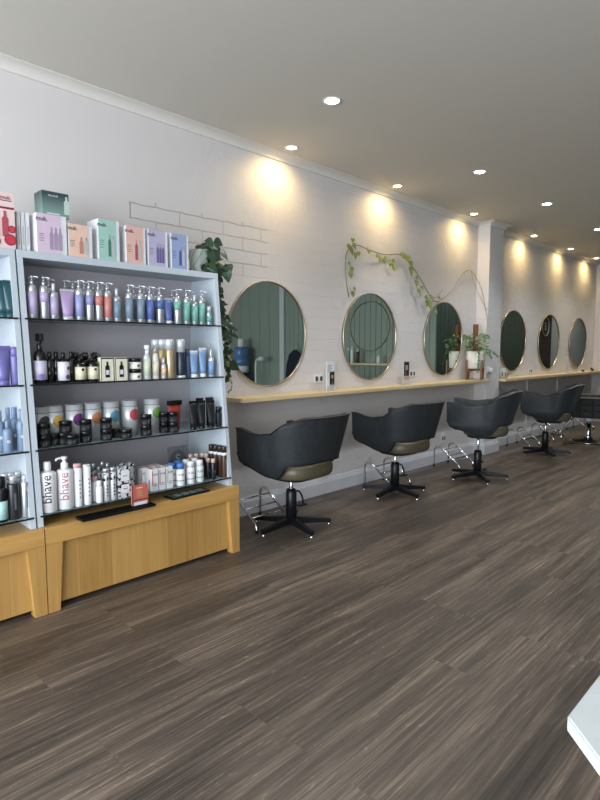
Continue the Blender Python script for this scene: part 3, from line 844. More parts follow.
put('shampoo_bottle', 'bottle', 'small plain white bottle before the mirrored jars', (x, y, z), cap_bottle(.0175, .09, .118, M_bh, None, 0, 0, M_bh, cr=.8))
x, y, z = at(95.3, 3, .05, .016)
put('lotion_tube', 'tube', 'small white tube with blush top behind the small plain white bottle', (x, y, z), cap_bottle(.018, .11, .135, M_bh, None, 0, 0, C('blush_plastic', (214, 150, 150)), cr=.9))
def mottled():
    m = bpy.data.materials.new('mottled_foil'); m.use_nodes = True
    nt = m.node_tree; b = nt.nodes['Principled BSDF']; b.inputs['Roughness'].default_value = .25
    tc = nt.nodes.new('ShaderNodeTexCoord'); v = nt.nodes.new('ShaderNodeTexVoronoi'); v.inputs['Scale'].default_value = 95
    nt.links.new(tc.outputs['Object'], v.inputs['Vector'])
    rp = nt.nodes.new('ShaderNodeValToRGB'); e = rp.color_ramp.elements; e[0].position = .35; e[0].color = (.02, .02, .025, 1); e[1].position = .45; e[1].color = (.6, .62, .65, 1)
    nt.links.new(v.outputs['Color'], rp.inputs[0]); nt.links.new(rp.outputs[0], b.inputs['Base Color']); return m
M_mot = mottled()
for u, b_, r_, H, lb in [(94, .13, .022, .19, 'leftmost'), (99.5, .10, .022, .175, 'second'), (103, .14, .022, .19, 'third'), (108, .13, .022, .18, 'fourth')]:
    x, y, z = at(u, 3, b_, r_)
    put('mirrored_bottle', 'bottle', 'mottled mirror-finish bottle at the back of the lowest shelf, %s of four' % lb, (x, y, z), cap_bottle(r_, H * .8, H, M_mot, None, 0, 0, M_silver, cr=.5), group='mottled mirror-finish bottles')
for u, lb in [(106.5, 'slim silver can with fine black lettering, left one of two'), (113.3, 'slim silver can with fine black lettering, right one of two')]:
    x, y, z = at(u, 3, .016, .016)
    put('slim_can', 'can', lb, (x, y, z), aerosol(.0175, .155, .178, M_silverw, M_silver, M_mot, .11, .15) + [('print', ('sl', k), (lambda k: lambda: wrapdot(.0178, .0045, -.05, .03 + .018 * k, 10))(k), INK) for k in range(4)], group='slim silver cans')
for u, b_, lb in [(123.2, .012, 'black and white mottled carton with white label, front one of two'), (127.5, .075, 'black and white mottled carton, back one of two')]:
    x, y, z = at(u, 3, b_, .022)
    t = put('product_carton', 'box', lb, (x, y, z), [('carton', 'mot', lambda: box(bm_new(), -.022, .022, -.034, .034, 0, .175, bevel=.001), M_mot)], group='mottled cartons')
    prints(t, .044, [('label', rect(-.02, .026, .095, .155), M_whitepaper), ('label', rect(-.02, .026, .03, .075), M_whitepaper), ('print', rect(-.01, .016, .12, .124, .002), M_grey), ('print', rect(-.01, .016, .05, .054, .002), M_grey)])
# slim white cartons with coral tops, six in a row running back
M_coral = C('coral_card', (226, 92, 72), .45)
k = 0
for row, u0, b_ in ((0, 152.2, .028), (1, 141.5, .10)):
    for j in range(3):
        u = u0 + j * 7.4
        x, y, z = at(u, 3, b_, .03)
        h = .128
        t = put('slim_carton', 'box', 'slim white carton with coral end, %s from left in the %s row' % (ORD[j], 'front' if row == 0 else 'back'), (x, y, z),
                [('carton', 'slim', lambda: box(bm_new(), -.034, .034, -.020, .020, 0, .128, bevel=.0008), M_whitepaper)], group='slim white cartons with coral ends')
        prints(t, .068, [('print', rect(-.020, -.014, .03, .118), M_coral if j < 2 else C('yellow_ink', (214, 190, 60)))])
        obj('top_print', box(bm_new(), -.020, .030, -.0195, -.004, .128, .1288), M_coral, t)
        o = obj('lettering', text_mesh('K18', .017, .0004, INK), INK, t); o.location = (.0345, .003, .095)
        prints(t, .068, [('print', rect(-.008, .012, .03, .033), M_grey), ('print', rect(-.008, .012, .04, .043), M_grey)])
# coral sachet packs held in a black wire stand in front of the shelf
x = xf(CT) + .042; y = along(141, x, CT + .1)
t = thing('sachet_stand', 'black wire stand in front of the rack holding the coral pack', 'stand', (x, y, CT + .0135))
bm = bm_new()
for s in (-1, 1):
    tube(bm, [(0, s * .052, 0), (0, s * .052, .135)], .0018, 6); tube(bm, [(0, s * .052, .004), (-.02, s * .052, .004)], .0018, 6)
tube(bm, [(0, -.052, .004), (0, .052, .004)], .0018, 6); tube(bm, [(0, -.052, .035), (0, .052, .035)], .0018, 6)
obj('wire_frame', bm, M_black, t)
t = thing('sachet_pack', 'coral printed card pack standing in the black wire stand', 'box', (x - .012, y - .002, CT + .018))
obj('card', box(bm_new(), -.008, .008, -.048, .048, 0, .110, bevel=.001), M_coral, t)
prints(t, .016, [('print', rect(-.02, .012, .045, .085), C('tan_print', (196, 130, 90))), ('print', rect(-.022, .014, .094, .098), M_whitepaper), ('print', rect(-.04, .04, .001, .018), M_whitepaper)])
t.rotation_euler = (0, 0, 0)
# white bottles with blue / white caps
M_bluecap = C('bright_blue_plastic', (48, 118, 206)); M_mint = C('mint_white', (208, 222, 222))
for u, b_, capm, lb in [(180.6, .014, M_bluecap, 'white lettered bottle with bright blue cap, front one'), (172.0, .055, M_bluecap, 'white bottle with bright blue cap, behind the last slim carton'),
                        (178.3, .095, M_bluecap, 'white bottle with bright blue cap in the back row'), (190.6, .014, M_bh, 'white lettered bottle with white cap, right of the blue-capped one'),
                        (199.5, .014, M_mint, 'pale mint lettered bottle with white cap, rightmost of the white ones'), (186.5, .085, M_bh, 'white-capped bottle in the back row, left one'),
                        (194.8, .085, M_bh, 'white-capped bottle in the back row, right one')]:
    x, y, z = at(u, 3, b_, .026)
    rr = .0265
    t = put('conditioner_bottle', 'bottle', lb, (x, y, z), [('body', 'k', lambda: lathe(bm_new(), [(0, 0), (rr * .92, 0), (rr, .004), (rr, .088), (rr * .9, .098), (rr * .75, .102), (0, .102)], 24), M_bh if capm is not M_mint else M_mint),
        ('cap', 'k', lambda: lathe(bm_new(), [(0, .102), (rr * .86, .102), (rr * .86, .128), (rr * .72, .135), (0, .136)], 24), capm if capm is not M_mint else M_bh),
        ('print', 'k1', lambda: lathe(bm_new(), [(rr, .03), (rr + .0006, .03), (rr + .0006, .034), (rr, .034)], 24), M_navy)], group='white lettered bottles on the lowest glass shelf')
    o = obj('lettering', text_mesh('K18', .020, .0004, INK, wrap=rr, angle=-.4), INK, t); o.location.z = .068
# dark short bottles and brown cans
M_beige = C('beige_pink_plastic', (206, 176, 160)); M_brown = C('brown_can', (84, 50, 34), .35); M_brownd = C('dark_brown_can', (54, 36, 30), .35)
for u, b_, lb in [(208.3, .05, 'left one of two'), (213.4, .014, 'right one of two')]:
    x, y, z = at(u, 3, b_, .016)
    put('travel_bottle', 'bottle', 'short navy bottle with beige cap, ' + lb, (x, y, z), aerosol(.0165, .105, .130, C('black_navy', (24, 26, 38), .3), M_beige, cr=.85) + [('print', 'tv', lambda: wrapdot(.0167, .006, .1, .05), M_grey)], group='short navy bottles with beige caps')
for u, b_, lb in [(191, .155, 'leftmost'), (196.5, .15, 'second'), (202.5, .14, 'third'), (206.5, .105, 'fourth')]:
    x, y, z = at(u, 3, b_, .016)
    put('travel_bottle', 'bottle', 'short brown bottle with beige cap in the back row, %s of four from the left' % lb, (x, y, z), aerosol(.0165, .12, .15, M_brownd, M_beige, cr=.85), group='short brown bottles in the back row')
for j, (u, b_) in enumerate([(224.3, .014), (220.3, .05), (216.0, .086), (211.6, .122)]):
    x, y, z = at(u, 3, b_, .017)
    put('aerosol_can', 'can', 'tall brown can with white band, %s from the front in its row of four' % ORD[j], (x, y, z),
        aerosol(.0180, .150, .200, M_brown, M_brownd) + [('band', 'w', sleeve(.0181, .140, .158), M_white)] + [('print', 'bc', lambda: box(bm_new(), .0175, .0185, -.002, .002, .03, .12), M_grey)], group='tall brown cans with white bands')
# smoked plastic showcard with a grey disc
x, y, z = at(178, 3, .23, .01)
t = thing('display_card', 'smoked clear square card with a grey disc lettered S behind the bottles', 'sign', (x, y, z))
obj('pane', box(bm_new(), -.002, .002, -.072, .072, 0, .20), mat('smoked_acrylic', (110, 112, 116), .15, alpha=.55), t)
obj('disc', (lambda: (lambda bm: (bmesh.ops.create_circle(bm, cap_ends=True, radius=.058, segments=32), bmesh.ops.transform(bm, matrix=Matrix.Translation((.0035, 0, .115)) @ Matrix.Rotation(R(90), 4, 'Y'), verts=bm.verts), bm)[-1])(bm_new()))(), C('disc_grey', (78, 82, 86)), t)
o = obj('lettering', text_mesh('S', .085, .0006, C('steel_ink', (140, 156, 172))), M_grey, t); o.location = (.004, 0, .115)

# ---- left rack products -----------------------------------------------------
M_teal = C('teal_plastic', (28, 84, 96), .28)
for u, b_, lb in [(4.5, .03, 'dark teal squeeze tube at the very left edge of the photo'), (11.5, .008, 'dark teal squeeze tube beside the rack divider')]:
    x, y, z = at(u, 0, b_, .02)
    put('lotion_tube', 'tube', lb, (x, y, z), lotion_tube(.066, .036, .178, M_teal, M_teal, M_teal), group='dark teal tubes')
M_vio = C('violet_plastic', (104, 98, 182), .35)
x, y, z = at(4.5, 1, .012, .02)
put('lotion_tube', 'tube', 'wide violet squeeze tube at the left edge of the photo', (x, y, z), lotion_tube(.066, .038, .188, M_vio, M_vio, M_vio))
x, y, z = at(16, 1, .012, .024)
put('shampoo_bottle', 'bottle', 'violet cylindrical bottle beside the rack divider', (x, y, z), cap_bottle(.0235, .140, .182, M_vio, None, 0, 0, M_vio, cr=.85, sh=.05, neck=.8))
M_ice = C('ice_blue_plastic', (110, 140, 176), .35)
for u, b_, T, lb in [(8.4, .010, .155, 'small ice blue spray bottle in front, leftmost'), (22.3, .012, .205, 'tall ice blue spray bottle in front beside the rack divider'),
                     (9.5, .065, .21, 'ice blue bottle in the back row, left one'), (15.2, .06, .21, 'ice blue bottle in the back row, right one'), (1.0, .05, .20, 'ice blue bottle cut by the left edge of the photo')]:
    x, y, z = at(u, 2, b_, .021)
    put('spray_bottle', 'bottle', lb, (x, y, z), cap_bottle(.0215, T * .74, T, M_ice, None, 0, 0, M_ice, cr=.45, sh=.2) + [('print', T, lambda: wrapdot(.0216, .008, -.1, T * .35), M_silverw)], group='ice blue bottles')
x, y, z = at(2.5, 3, .012, .026)
put('shampoo_bottle', 'bottle', 'black bottle with mint label at the left edge of the photo', (x, y, z), cap_bottle(.026, .165, .215, M_black, C('mint_label', (150, 204, 196)), .012, .10, M_black, cr=.75))
x, y, z = at(14.3, 3, .014, .027)
put('aerosol_can', 'can', 'black aerosol can with clear cap, left of the silver one', (x, y, z), aerosol(.0275, .175, .210, C('charcoal_can', (40, 44, 50), .3), M_silverw, cr=.6) + [('print', 'cc', lambda: box(bm_new(), .027, .0283, -.004, .004, .05, .13), M_grey)])
x, y, z = at(26.2, 3, .014, .021)
put('aerosol_can', 'can', 'silver aerosol can beside the rack divider on the lowest shelf', (x, y, z), aerosol(.0215, .175, .205, M_silver, M_silverw, cr=.6) + [('print', 'sc', lambda: box(bm_new(), .021, .0223, -.003, .003, .05, .13), M_grey)])
for u, lb in [(6.5, 'left one'), (12, 'middle one'), (19, 'right one')]:
    x, y, z = at(u, 3, .08, .024)
    put('aerosol_can', 'can', 'clear-capped can in the back row behind the black and silver cans, ' + lb, (x, y, z), aerosol(.024, .18, .215, M_silver, M_silverw, cr=.7), group='clear-capped cans in the back row')

# ------------------------------------------------------------------ cartons on top of the racks
def top_box(u0, u1, X, H, d, colour, side, label, text, name='gift_carton', split=None, base=TOP, art=True, group='pastel gift cartons on top of the rack', ww=.12):
    y0 = along(u0, X, base); y1 = along(u1, X, base); w_ = y1 - y0
    t = thing(name, label, 'box', (X - d / 2, (y0 + y1) / 2, base + .0005), 0, group)
    obj('carton', box(bm_new(), -d / 2, d / 2, -w_ / 2, w_ / 2, 0, H, bevel=.001), side, t)
    s0 = -w_ / 2 + .0005
    s1 = w_ / 2 - (w_ * ww)
    pm = colour
    prints(t, d, [('front_print', rect(s0, s1, .0005, H - .0005, .0008), pm)])
    return t, w_, d, s0, s1
def bottles_art(t, d, H, cy, w_, n, m, hh, cap=M_silver):
    for k in range(n):
        yy = cy + (k - (n - 1) / 2) * w_
        o = obj('bottle_print', mini_bottle(yy, H * .10, w_ * .84, hh, .0012)(), m if k % 2 == n % 2 or n == 3 else M_silverw, t); o.location.x = d / 2
        o = obj('cap_print', rect(yy - w_ * .16, yy + w_ * .16, H * .10 + hh * .82, H * .10 + hh, .0024)(), cap, t); o.location.x = d / 2
def words(t, d, H, y, s, size=.026):
    o = obj('lettering', text_mesh(s, size, .0004, M_grey, bold=.0006), M_grey, t); o.location = (d / 2 + .001, y, H * .86)
    for k, zz in enumerate((.47, .42, .36, .30)):
        o = obj('print', rect(-.014, .010 - .004 * (k % 2), H * zz, H * zz + .003, .0016)(), M_grey, t); o.location = (d / 2, y, 0)
FX = .43
c_lil = C('lilac_card', (216, 188, 216), .5); c_pea = C('peach_card', (240, 190, 166), .5); c_min = C('mint_card', (150, 208, 190), .5)
c_cor = C('salmon_card', (232, 176, 162), .5); c_vio = C('violet_card', (180, 174, 212), .5); c_blu = C('blue_card', (140, 162, 212), .5)
def side_white(u): pass
H = .20
t, w_, d, a0, a1 = top_box(37.5, 67.5, FX, .192, .11, c_lil, M_whitepaper, 'widest pastel gift carton, lilac, printed with three tubes', 'muk', ww=.2)
words(t, d, .192, -w_ / 2 + .026, 'muk.', .03); bottles_art(t, d, .192, .018, .022, 3, C('mauve_print', (168, 142, 180)), .11)
t, w_, d, a0, a1 = top_box(69.2, 92.8, FX + .0, .165, .09, c_pea, M_whitepaper, 'peach gift carton, lowest of the pastel ones, with two round bottles', 'muk', ww=.16)
words(t, d, .165, -w_ / 2 + .022, 'muk.', .026); bottles_art(t, d, .165, .016, .026, 2, C('coral_print', (218, 130, 100)), .085)
t, w_, d, a0, a1 = top_box(99.0, 120, FX, .215, .13, c_min, M_whitepaper, 'mint green gift carton printed with two slim bottles', 'muk', ww=.15)
words(t, d, .215, -w_ / 2 + .022, 'muk.', .028); bottles_art(t, d, .215, .012, .019, 2, C('green_print', (60, 130, 110)), .115)
t, w_, d, a0, a1 = top_box(126.6, 146.0, FX, .205, .10, c_cor, M_whitepaper, 'salmon pink gift carton printed with two slim bottles', 'muk', ww=.12)
words(t, d, .205, -w_ / 2 + .022, 'muk.', .028); bottles_art(t, d, .205, .012, .02, 2, C('brick_print', (190, 82, 74)), .11)
t, w_, d, a0, a1 = top_box(148.8, 168.0, FX, .205, .10, c_vio, M_whitepaper, 'pale violet gift carton, left of the blue one', 'muk', ww=.12)
words(t, d, .205, -w_ / 2 + .022, 'muk.', .028); bottles_art(t, d, .205, .014, .018, 3, C('violet_print', (110, 96, 168)), .11)
t, w_, d, a0, a1 = top_box(171.8, 188.6, FX, .205, .08, c_blu, M_whitepaper, 'sky blue gift carton, rightmost of the pastel ones beside the pot', 'muk', ww=.1)
words(t, d, .205, -w_ / 2 + .022, 'muk.', .028); bottles_art(t, d, .205, .012, .02, 2, C('blue_print', (62, 84, 180)), .11)
# spare cartons seen edge-on, left of the lilac one
for u0, u1, X, lb in [(26.8, 30.5, .40, 'nearest the lilac carton'), (22.3, 26.0, .40, 'middle of the three spares'), (17.8, 21.5, .40, 'nearest the pomegranate carton')]:
    y0, y1 = along(u0, X, TOP), along(u1, X, TOP)
    t = thing('spare_carton', 'white carton standing edge-on left of the lilac one, ' + lb, 'box', (X - .05, (y0 + y1) / 2, TOP + .0005), 0, 'white cartons standing edge-on')
    obj('carton', box(bm_new(), -.05, .05, -(y1 - y0) / 2, (y1 - y0) / 2, 0, .188, bevel=.001), M_whitepaper, t)
    prints(t, .1, [('print', rect(-.003, .002, .03, .12), C('faint_print', (186, 182, 188)))])
# dark teal gradient box standing on the lilac carton
y0, y1 = along(40.8, .40, 1.98), along(69, .40, 1.98)
def teal_card():
    m = bpy.data.materials.new('teal_fade_card'); m.use_nodes = True
    nt = m.node_tree; b = nt.nodes['Principled BSDF']; b.inputs['Roughness'].default_value = .4
    tc = nt.nodes.new('ShaderNodeTexCoord'); sx = nt.nodes.new('ShaderNodeSeparateXYZ'); nt.links.new(tc.outputs['Object'], sx.inputs[0])
    rp = nt.nodes.new('ShaderNodeValToRGB'); e = rp.color_ramp.elements
    e[0].position = .0; e[0].color = lin((138, 168, 160)); e[1].position = .11; e[1].color = lin((50, 74, 76))
    nt.links.new(sx.outputs[2], rp.inputs[0]); nt.links.new(rp.outputs[0], b.inputs['Base Color']); return m
y0 += .012; y1 += .006
t = thing('gift_carton', 'dark teal carton with faded lower half standing on the lilac carton', 'box', (.34, (y0 + y1) / 2, TOP + .193))
h = .125; w_ = y1 - y0
obj('carton', box(bm_new(), -.05, .05, -w_ / 2, w_ / 2, 0, h, bevel=.001), teal_card(), t)
o = obj('bottle_print', mini_bottle(.055, .02, .026, .09)(), C('mint_print', (182, 214, 204)), t); o.location.x = .05
o = obj('lettering', text_mesh('no.muk', .017, .0004, M_whitepaper), M_whitepaper, t); o.location = (.051, -.012, .105)
o = obj('print', rect(-.045, .02, .012, .018, .0014)(), M_whitepaper, t); o.location.x = .05
# pomegranate gift carton
X = .42
y0, y1 = along(-14, X, TOP), along(16.2, X, TOP); w_ = y1 - y0
t = thing('gift_carton', 'blush carton printed with red bottles and cut pomegranates at the left edge', 'box', (X - .05, (y0 + y1) / 2, TOP + .0005))
obj('carton', box(bm_new(), -.05, .05, -w_ / 2, w_ / 2, 0, .262, bevel=.001), C('blush_card', (236, 204, 202), .5), t)
prints(t, .1, [('print', rect(-w_ / 2 + .002, w_ / 2 - .002, .185, .195, .0008), C('wine_print', (150, 36, 60))), ('print', rect(w_ / 2 - .072, w_ / 2 - .012, .222, .226), C('wine_print', (150, 36, 60)))])
for yy, hh in ((w_ / 2 - .045, .12), (w_ / 2 - .085, .12)):
    o = obj('bottle_print', mini_bottle(yy, .055, .028, hh, .0012)(), C('red_print', (204, 70, 84)), t); o.location.x = .05
for k, (yy, zz, rr_) in enumerate([(w_ / 2 - .025, .042, .027), (w_ / 2 - .016, .092, .018), (w_ / 2 - .09, .03, .022)]):
    bm = bm_new(); bmesh.ops.create_circle(bm, cap_ends=True, radius=rr_, segments=20)
    bmesh.ops.transform(bm, matrix=Matrix.Translation((.0525, yy, zz)) @ Matrix.Rotation(R(90), 4, 'Y'), verts=bm.verts)
    obj('fruit_print', bm, C('wine_print', (150, 36, 60)), t)
    bm = bm_new(); bmesh.ops.create_circle(bm, cap_ends=True, radius=rr_ * .8, segments=20)
    bmesh.ops.transform(bm, matrix=Matrix.Translation((.053, yy, zz)) @ Matrix.Rotation(R(90), 4, 'Y'), verts=bm.verts)
    obj('fruit_print', bm, mat('seed_print', (196, 62, 74), .5, var=.5, vscale=160), t)
o = obj('lettering', text_mesh('muk.', .026, .0004, C('wine_print', (150, 36, 60))), M_grey, t); o.location = (.0512, w_ / 2 - .038, .238)

# ------------------------------------------------------------------ trays on the plinth top
yy0, yy1 = 1.24, 1.66
t = thing('display_tray', 'long flat black tray on the timber plinth, below the lettered white bottles', 'tray', (xf(CT) + .030, 1.385, CT + .0005))
obj('base', box(bm_new(), -.050, .036, -.205, .205, 0, .005), M_black, t)
obj('rim', (lambda bm: (box(bm, -.052, -.049, -.207, .207, 0, .012), box(bm, .034, .037, -.207, .207, 0, .012), box(bm, -.052, .037, -.208, -.204, 0, .012), box(bm, -.052, .037, .204, .208, 0, .012), bm)[-1])(bm_new()), M_black, t)
t = thing('brochure_case', 'glossy black case lying on the plinth at the right, under the white bottles', 'case', (.545, 1.86, CT + .0005), R(4))
obj('case_body', box(bm_new(), -.055, .044, -.138, .138, 0, .012, bevel=.003), M_black, t)
obj('glossy_cover', box(bm_new(), -.046, .037, -.122, .124, .0122, .0145), mat('tinted_cover', (70, 84, 84), .12), t)
for k in range(4):
    obj('page', box(bm_new(), -.022, .028, -.10 + .055 * k, -.06 + .055 * k, .0147, .0152), C('page_grey', (120, 130, 128)), t)

# ------------------------------------------------------------------ leaves
def leaf_into(bm, p, d, n, L, W, curl=.25):
    """heart-shaped leaf from p, pointing along d, facing n"""
    d = d.normalized(); s = d.cross(n).normalized(); n = s.cross(d).normalized()
    prof = [(0, .0), (-.06, .30), (.10, .48), (.35, .46), (.62, .30), (.85, .12), (1.0, 0)]
    mid = [bm.verts.new(p + d * (L * f) - n * (curl * L * f * f * .6)) for f, _ in prof]
    for sgn in (1, -1):
        ed = [bm.verts.new(p + d * (L * f) + s * (sgn * W * wv) + n * (L * .10 * wv * 2) - n * (curl * L * f * f * .6)) if wv > 0 else mid[i] for i, (f, wv) in enumerate(prof)]
        for i in range(len(prof) - 1):
            q = [mid[i], mid[i + 1], ed[i + 1], ed[i]]
            u_ = []
            for v in q:
                if v not in u_: u_.append(v)
            if len(u_) > 2:
                f = bm.faces.new(u_ if sgn > 0 else u_[::-1]); f.smooth = True
def rv(a=1): return Vector((random.uniform(-a, a), random.uniform(-a, a), random.uniform(-a, a)))

# pothos in geometric pot on top of the rack
px, py = .32, along(199.5, .32, TOP)
t = thing('geometric_pot', 'pale grey-green pot with faceted line pattern on the right end of the rack', 'plant pot', (px, py, TOP + .0005))
def potf():
    bm = bm_new()
    rings = []
    for r_, z in ((.048, 0), (.058, .04), (.066, .105), (.062, .150), (.056, .150), (.058, .11), (.02, .105)):
        rings.append([(r_ * math.cos(2 * math.pi * k / 8 + .2), r_ * math.sin(2 * math.pi * k / 8 + .2), z) for k in range(8)])
    return loft(bm, rings, smooth=False)
obj('pot_body', potf(), mat('celadon_glaze', (170, 180, 172), .5), t)
bm = bm_new()
def PP(r_, k, z): return Vector(((r_ + .0015) * math.cos(2 * math.pi * k / 8 + .2), (r_ + .0015) * math.sin(2 * math.pi * k / 8 + .2), z))
for k in range(8):
    tube(bm, [PP(.058, k, .04), PP(.0655, k + 1, .105)], .0014, 5); tube(bm, [PP(.0655, k, .105), PP(.062, k + .5, .148)], .0014, 5)
    tube(bm, [PP(.058, k, .04), PP(.056, k + .5, .012)], .0014, 5)
obj('line_pattern', bm, C('line_green', (74, 84, 80)), t)
obj('soil', lathe(bm_new(), [(0, .118), (.055, .118)], 8), C('soil', (52, 42, 34), .9), t)
pt = thing('trailing_pothos', 'dark green trailing plant spilling from the pot down the side of the rack', 'plant', (0, 0, 0))
bs, bl, bv = bm_new(), bm_new(), bm_new()
top = Vector((px, py, TOP + .12))
for k in range(34):
    a = random.uniform(-.5, 2.4); L = random.uniform(.06, .15)
    d = Vector((math.sin(a) * .5 + .25, .38 + random.uniform(-.45, .55), random.uniform(-.8, .75)))
    e = top + d * L * 1.15
    tube(bs, catmull([top, top + d * L * .6 + Vector((0, 0, .03)), e], 4), .0016, 5)
    dd = Vector((random.uniform(-.1, .6), random.uniform(-.1, .6), random.uniform(-1, -.1)))
    leaf_into(bl, e, dd, Vector((1, -.5, .4)) + rv(.4), random.uniform(.055, .085), random.uniform(.05, .07))
# hanging strands: picture path down the right of the rack
def strand(points, n, leafL, bmS, bmL, r_=.0018, dens=1.0, face=Vector((1, -.6, .3))):
    P = catmull(points, n)
    tube(bmS, P, r_, 5)
    i = 1
    while i < len(P):
        p = P[i]; side = random.choice((-1, 1))
        d = Vector((random.uniform(0, .5), side * random.uniform(.2, .9), random.uniform(-1, .1)))
        leaf_into(bmL, p, d, face + rv(.5), leafL * random.uniform(.6, 1.1), leafL * random.uniform(.5, .8))
        i += random.choice((1, 1, 2)) if dens >= 1 else random.choice((2, 3, 4))
Xs = .36
def vp(u, z, X=Xs): return Vector((X, along(u, X, z), z))
strand([top, top + Vector((.04, .09, .02)), vp(216.5, 1.80, .37), vp(217, 1.68, .37), vp(220, 1.56, .37), vp(221.5, 1.47, .37), vp(222, 1.40, .37)], 7, .062, bs, bl)
strand([top, top + Vector((.02, .10, .0)), vp(220, 1.74, .33), vp(221, 1.6, .33), vp(223, 1.48, .33), vp(225, 1.38, .33), vp(224, 1.28, .33), vp(226, 1.18, .33)], 6, .055, bs, bl)
strand([top, top + Vector((.0, .11, .0)), vp(222, 1.62, .3), vp(227, 1.5, .3), vp(231.5, 1.46, .3), vp(233, 1.42, .3), vp(228, 1.3, .3), vp(226, 1.2, .3), vp(228, 1.10, .3)], 6, .05, bs, bl)
strand([vp(226, 1.18, .33), vp(229, 1.12, .33), vp(232, 1.07, .33), vp(231, 1.03, .33), vp(228, 1.02, .33)], 5, .02, bs, bl, dens=.3)
leaf_into(bl, vp(230, 1.205, .33), Vector((.2, .7, -.4)), Vector((1, -.6, .3)), .085, .075)
leaf_into(bv, vp(226, 1.22, .33), Vector((.2, .3, -.9)), Vector((1, -.6, .3)), .05, .045)
obj('stems', bs, M_stem, pt); obj('leaves', bl, M_leafdark, pt); obj('new_leaves', bv, M_leafvar, pt, label='brighter green young leaf')

# vine hooked along the wall
bs, bl = bm_new(), bm_new()
VX = .03
vpts = [(3.98, 1.78), (3.93, 1.92), (3.93, 2.09), (3.98, 2.21), (4.08, 2.262), (4.27, 2.24), (4.53, 2.232), (4.77, 2.262), (4.92, 2.21), (5.15, 2.06), (5.37, 1.90), (5.50, 1.83), (5.61, 1.88)]
vine = thing('wall_vine', 'variegated vine trained along hooks on the wall above the second and third mirrors', 'plant', (0, 0, 0))
P = catmull([(VX + .012 * math.sin(i * 1.7), y, z) for i, (y, z) in enumerate(vpts)], 8)
tube(bs, P, .0045, 6)
for (y, z), L in zip([(3.98, 1.80), (3.95, 1.97), (3.97, 2.02), (3.95, 2.18), (3.99, 2.23), (4.02, 2.15), (4.22, 2.20), (4.40, 2.16), (4.44, 2.14), (4.57, 2.14), (4.62, 2.11), (4.66, 2.10), (4.78, 2.24), (4.86, 2.22), (4.92, 2.12), (4.95, 2.08), (5.02, 1.99), (5.07, 1.9), (5.10, 1.87), (5.24, 1.80), (5.27, 1.78), (5.30, 1.76), (5.42, 1.70), (5.49, 1.86)],
                     [.07, .075, .07, .085, .08, .075, .05, .085, .07, .07, .075, .065, .07, .085, .10, .07, .085, .075, .06, .09, .08, .07, .06, .05]):
    p = Vector((VX + .035, y, z + .03))
    tube(bs, [p, p + Vector((-.02, random.uniform(-.02, .02), .04))], .0016, 5)
    leaf_into(bl, p, Vector((random.uniform(.1, .4), random.uniform(-.5, .5), -.8)), Vector((1, -.3, .5)) + rv(.4), L * .85, L * .75)
    if L > .065: leaf_into(bl, p + Vector((.01, random.uniform(-.05, .05), random.uniform(-.01, .05))), Vector((.2, random.uniform(-.9, .9), -.5)), Vector((1, -.5, .3)) + rv(.3), L * .6, L * .55)
obj('stem', bs, M_stem, vine)
obj('leaves', bl, M_leafvar, vine)
bs2 = bm_new()
tube(bs2, catmull([(.03, 5.37, 1.90), (.05, 5.44, 1.87), (.06, 5.52, 1.93), (.07, 5.56, 1.97)], 5), .006, 6, .003)
tube(bs2, catmull([(.03, 5.3, 1.82), (.06, 5.5, 1.84), (.05, 5.61, 1.88), (.03, 5.85, 1.99), (.03, 6.05, 2.18), (.03, 6.24, 2.25), (.05, 6.38, 2.16), (.10, 6.42, 2.02), (.13, 6.44, 1.85), (.17, 6.44, 1.66), (.17, 6.42, 1.50), (.14, 6.36, 1.32)], 6), .004, 6)
tube(bs2, catmull([(.04, 6.24, 2.25), (.07, 6.33, 2.05), (.11, 6.40, 1.9), (.16, 6.45, 1.78)], 6), .003, 6)
obj('bare_stem', bs2, M_drystem, vine, label='bare pale stem without leaves')
bh_ = bm_new()
for y, z in ((3.93, 2.10), (4.08, 2.262), (4.77, 2.262), (5.15, 2.06), (6.05, 2.18), (6.24, 2.25)):
    tube(bh_, [(.001, y, z + .004), (.036, y, z + .004), (.04, y, z + .012)], .0025, 6)
obj('hooks', bh_, M_white, vine)

# plant on its wooden stand
sy, sx_ = 6.235, .13
st = thing('plant_stand', 'small dark wooden stand carrying the white pot at the end of the bench', 'plant stand', (sx_, sy, BZ + .0005))
M_walnut = wood_material('walnut', (96, 66, 42), (146, 104, 68), 2)
for k in range(4):
    a = R(45 + 90 * k + 20); c, s = math.cos(a) * .122, math.sin(a) * .122
    obj('leg', box(bm_new(), c - .010, c + .010, s - .010, s + .010, 0, .235, bevel=.002), M_walnut, st)
bm = bm_new(); box(bm, -.112, .112, -.01, .01, .105, .133); obj('crossbar', bm, M_walnut, st).rotation_euler = (0, 0, R(65))
bm = bm_new(); box(bm, -.112, .112, -.01, .01, .1049, .1329); obj('crossbar', bm, M_walnut, st).rotation_euler = (0, 0, R(155))
pot = thing('white_pot', 'white cylinder pot sitting in the wooden stand', 'plant pot', (sx_, sy, BZ + .134))
obj('pot_body', lathe(bm_new(), [(0, 0), (.090, 0), (.098, .006), (.102, .205), (.095, .205), (.094, .185), (0, .185)], 28), mat('white_ceramic', (226, 222, 218), .35), pot)
obj('soil', lathe(bm_new(), [(0, .1855), (.093, .1855)], 24), C('soil', (52, 42, 34), .9), pot)
pl = thing('climbing_plant', 'pale green bushy climber on a brown moss pole in the white pot', 'plant', (sx_, sy, BZ + .320))
obj('moss_pole', cyl(bm_new(), .030, 0, .34, 16), mat('coir', (112, 72, 46), .95, var=.3, bump=1, bscale=150), pl)
bs, bl = bm_new(), bm_new()
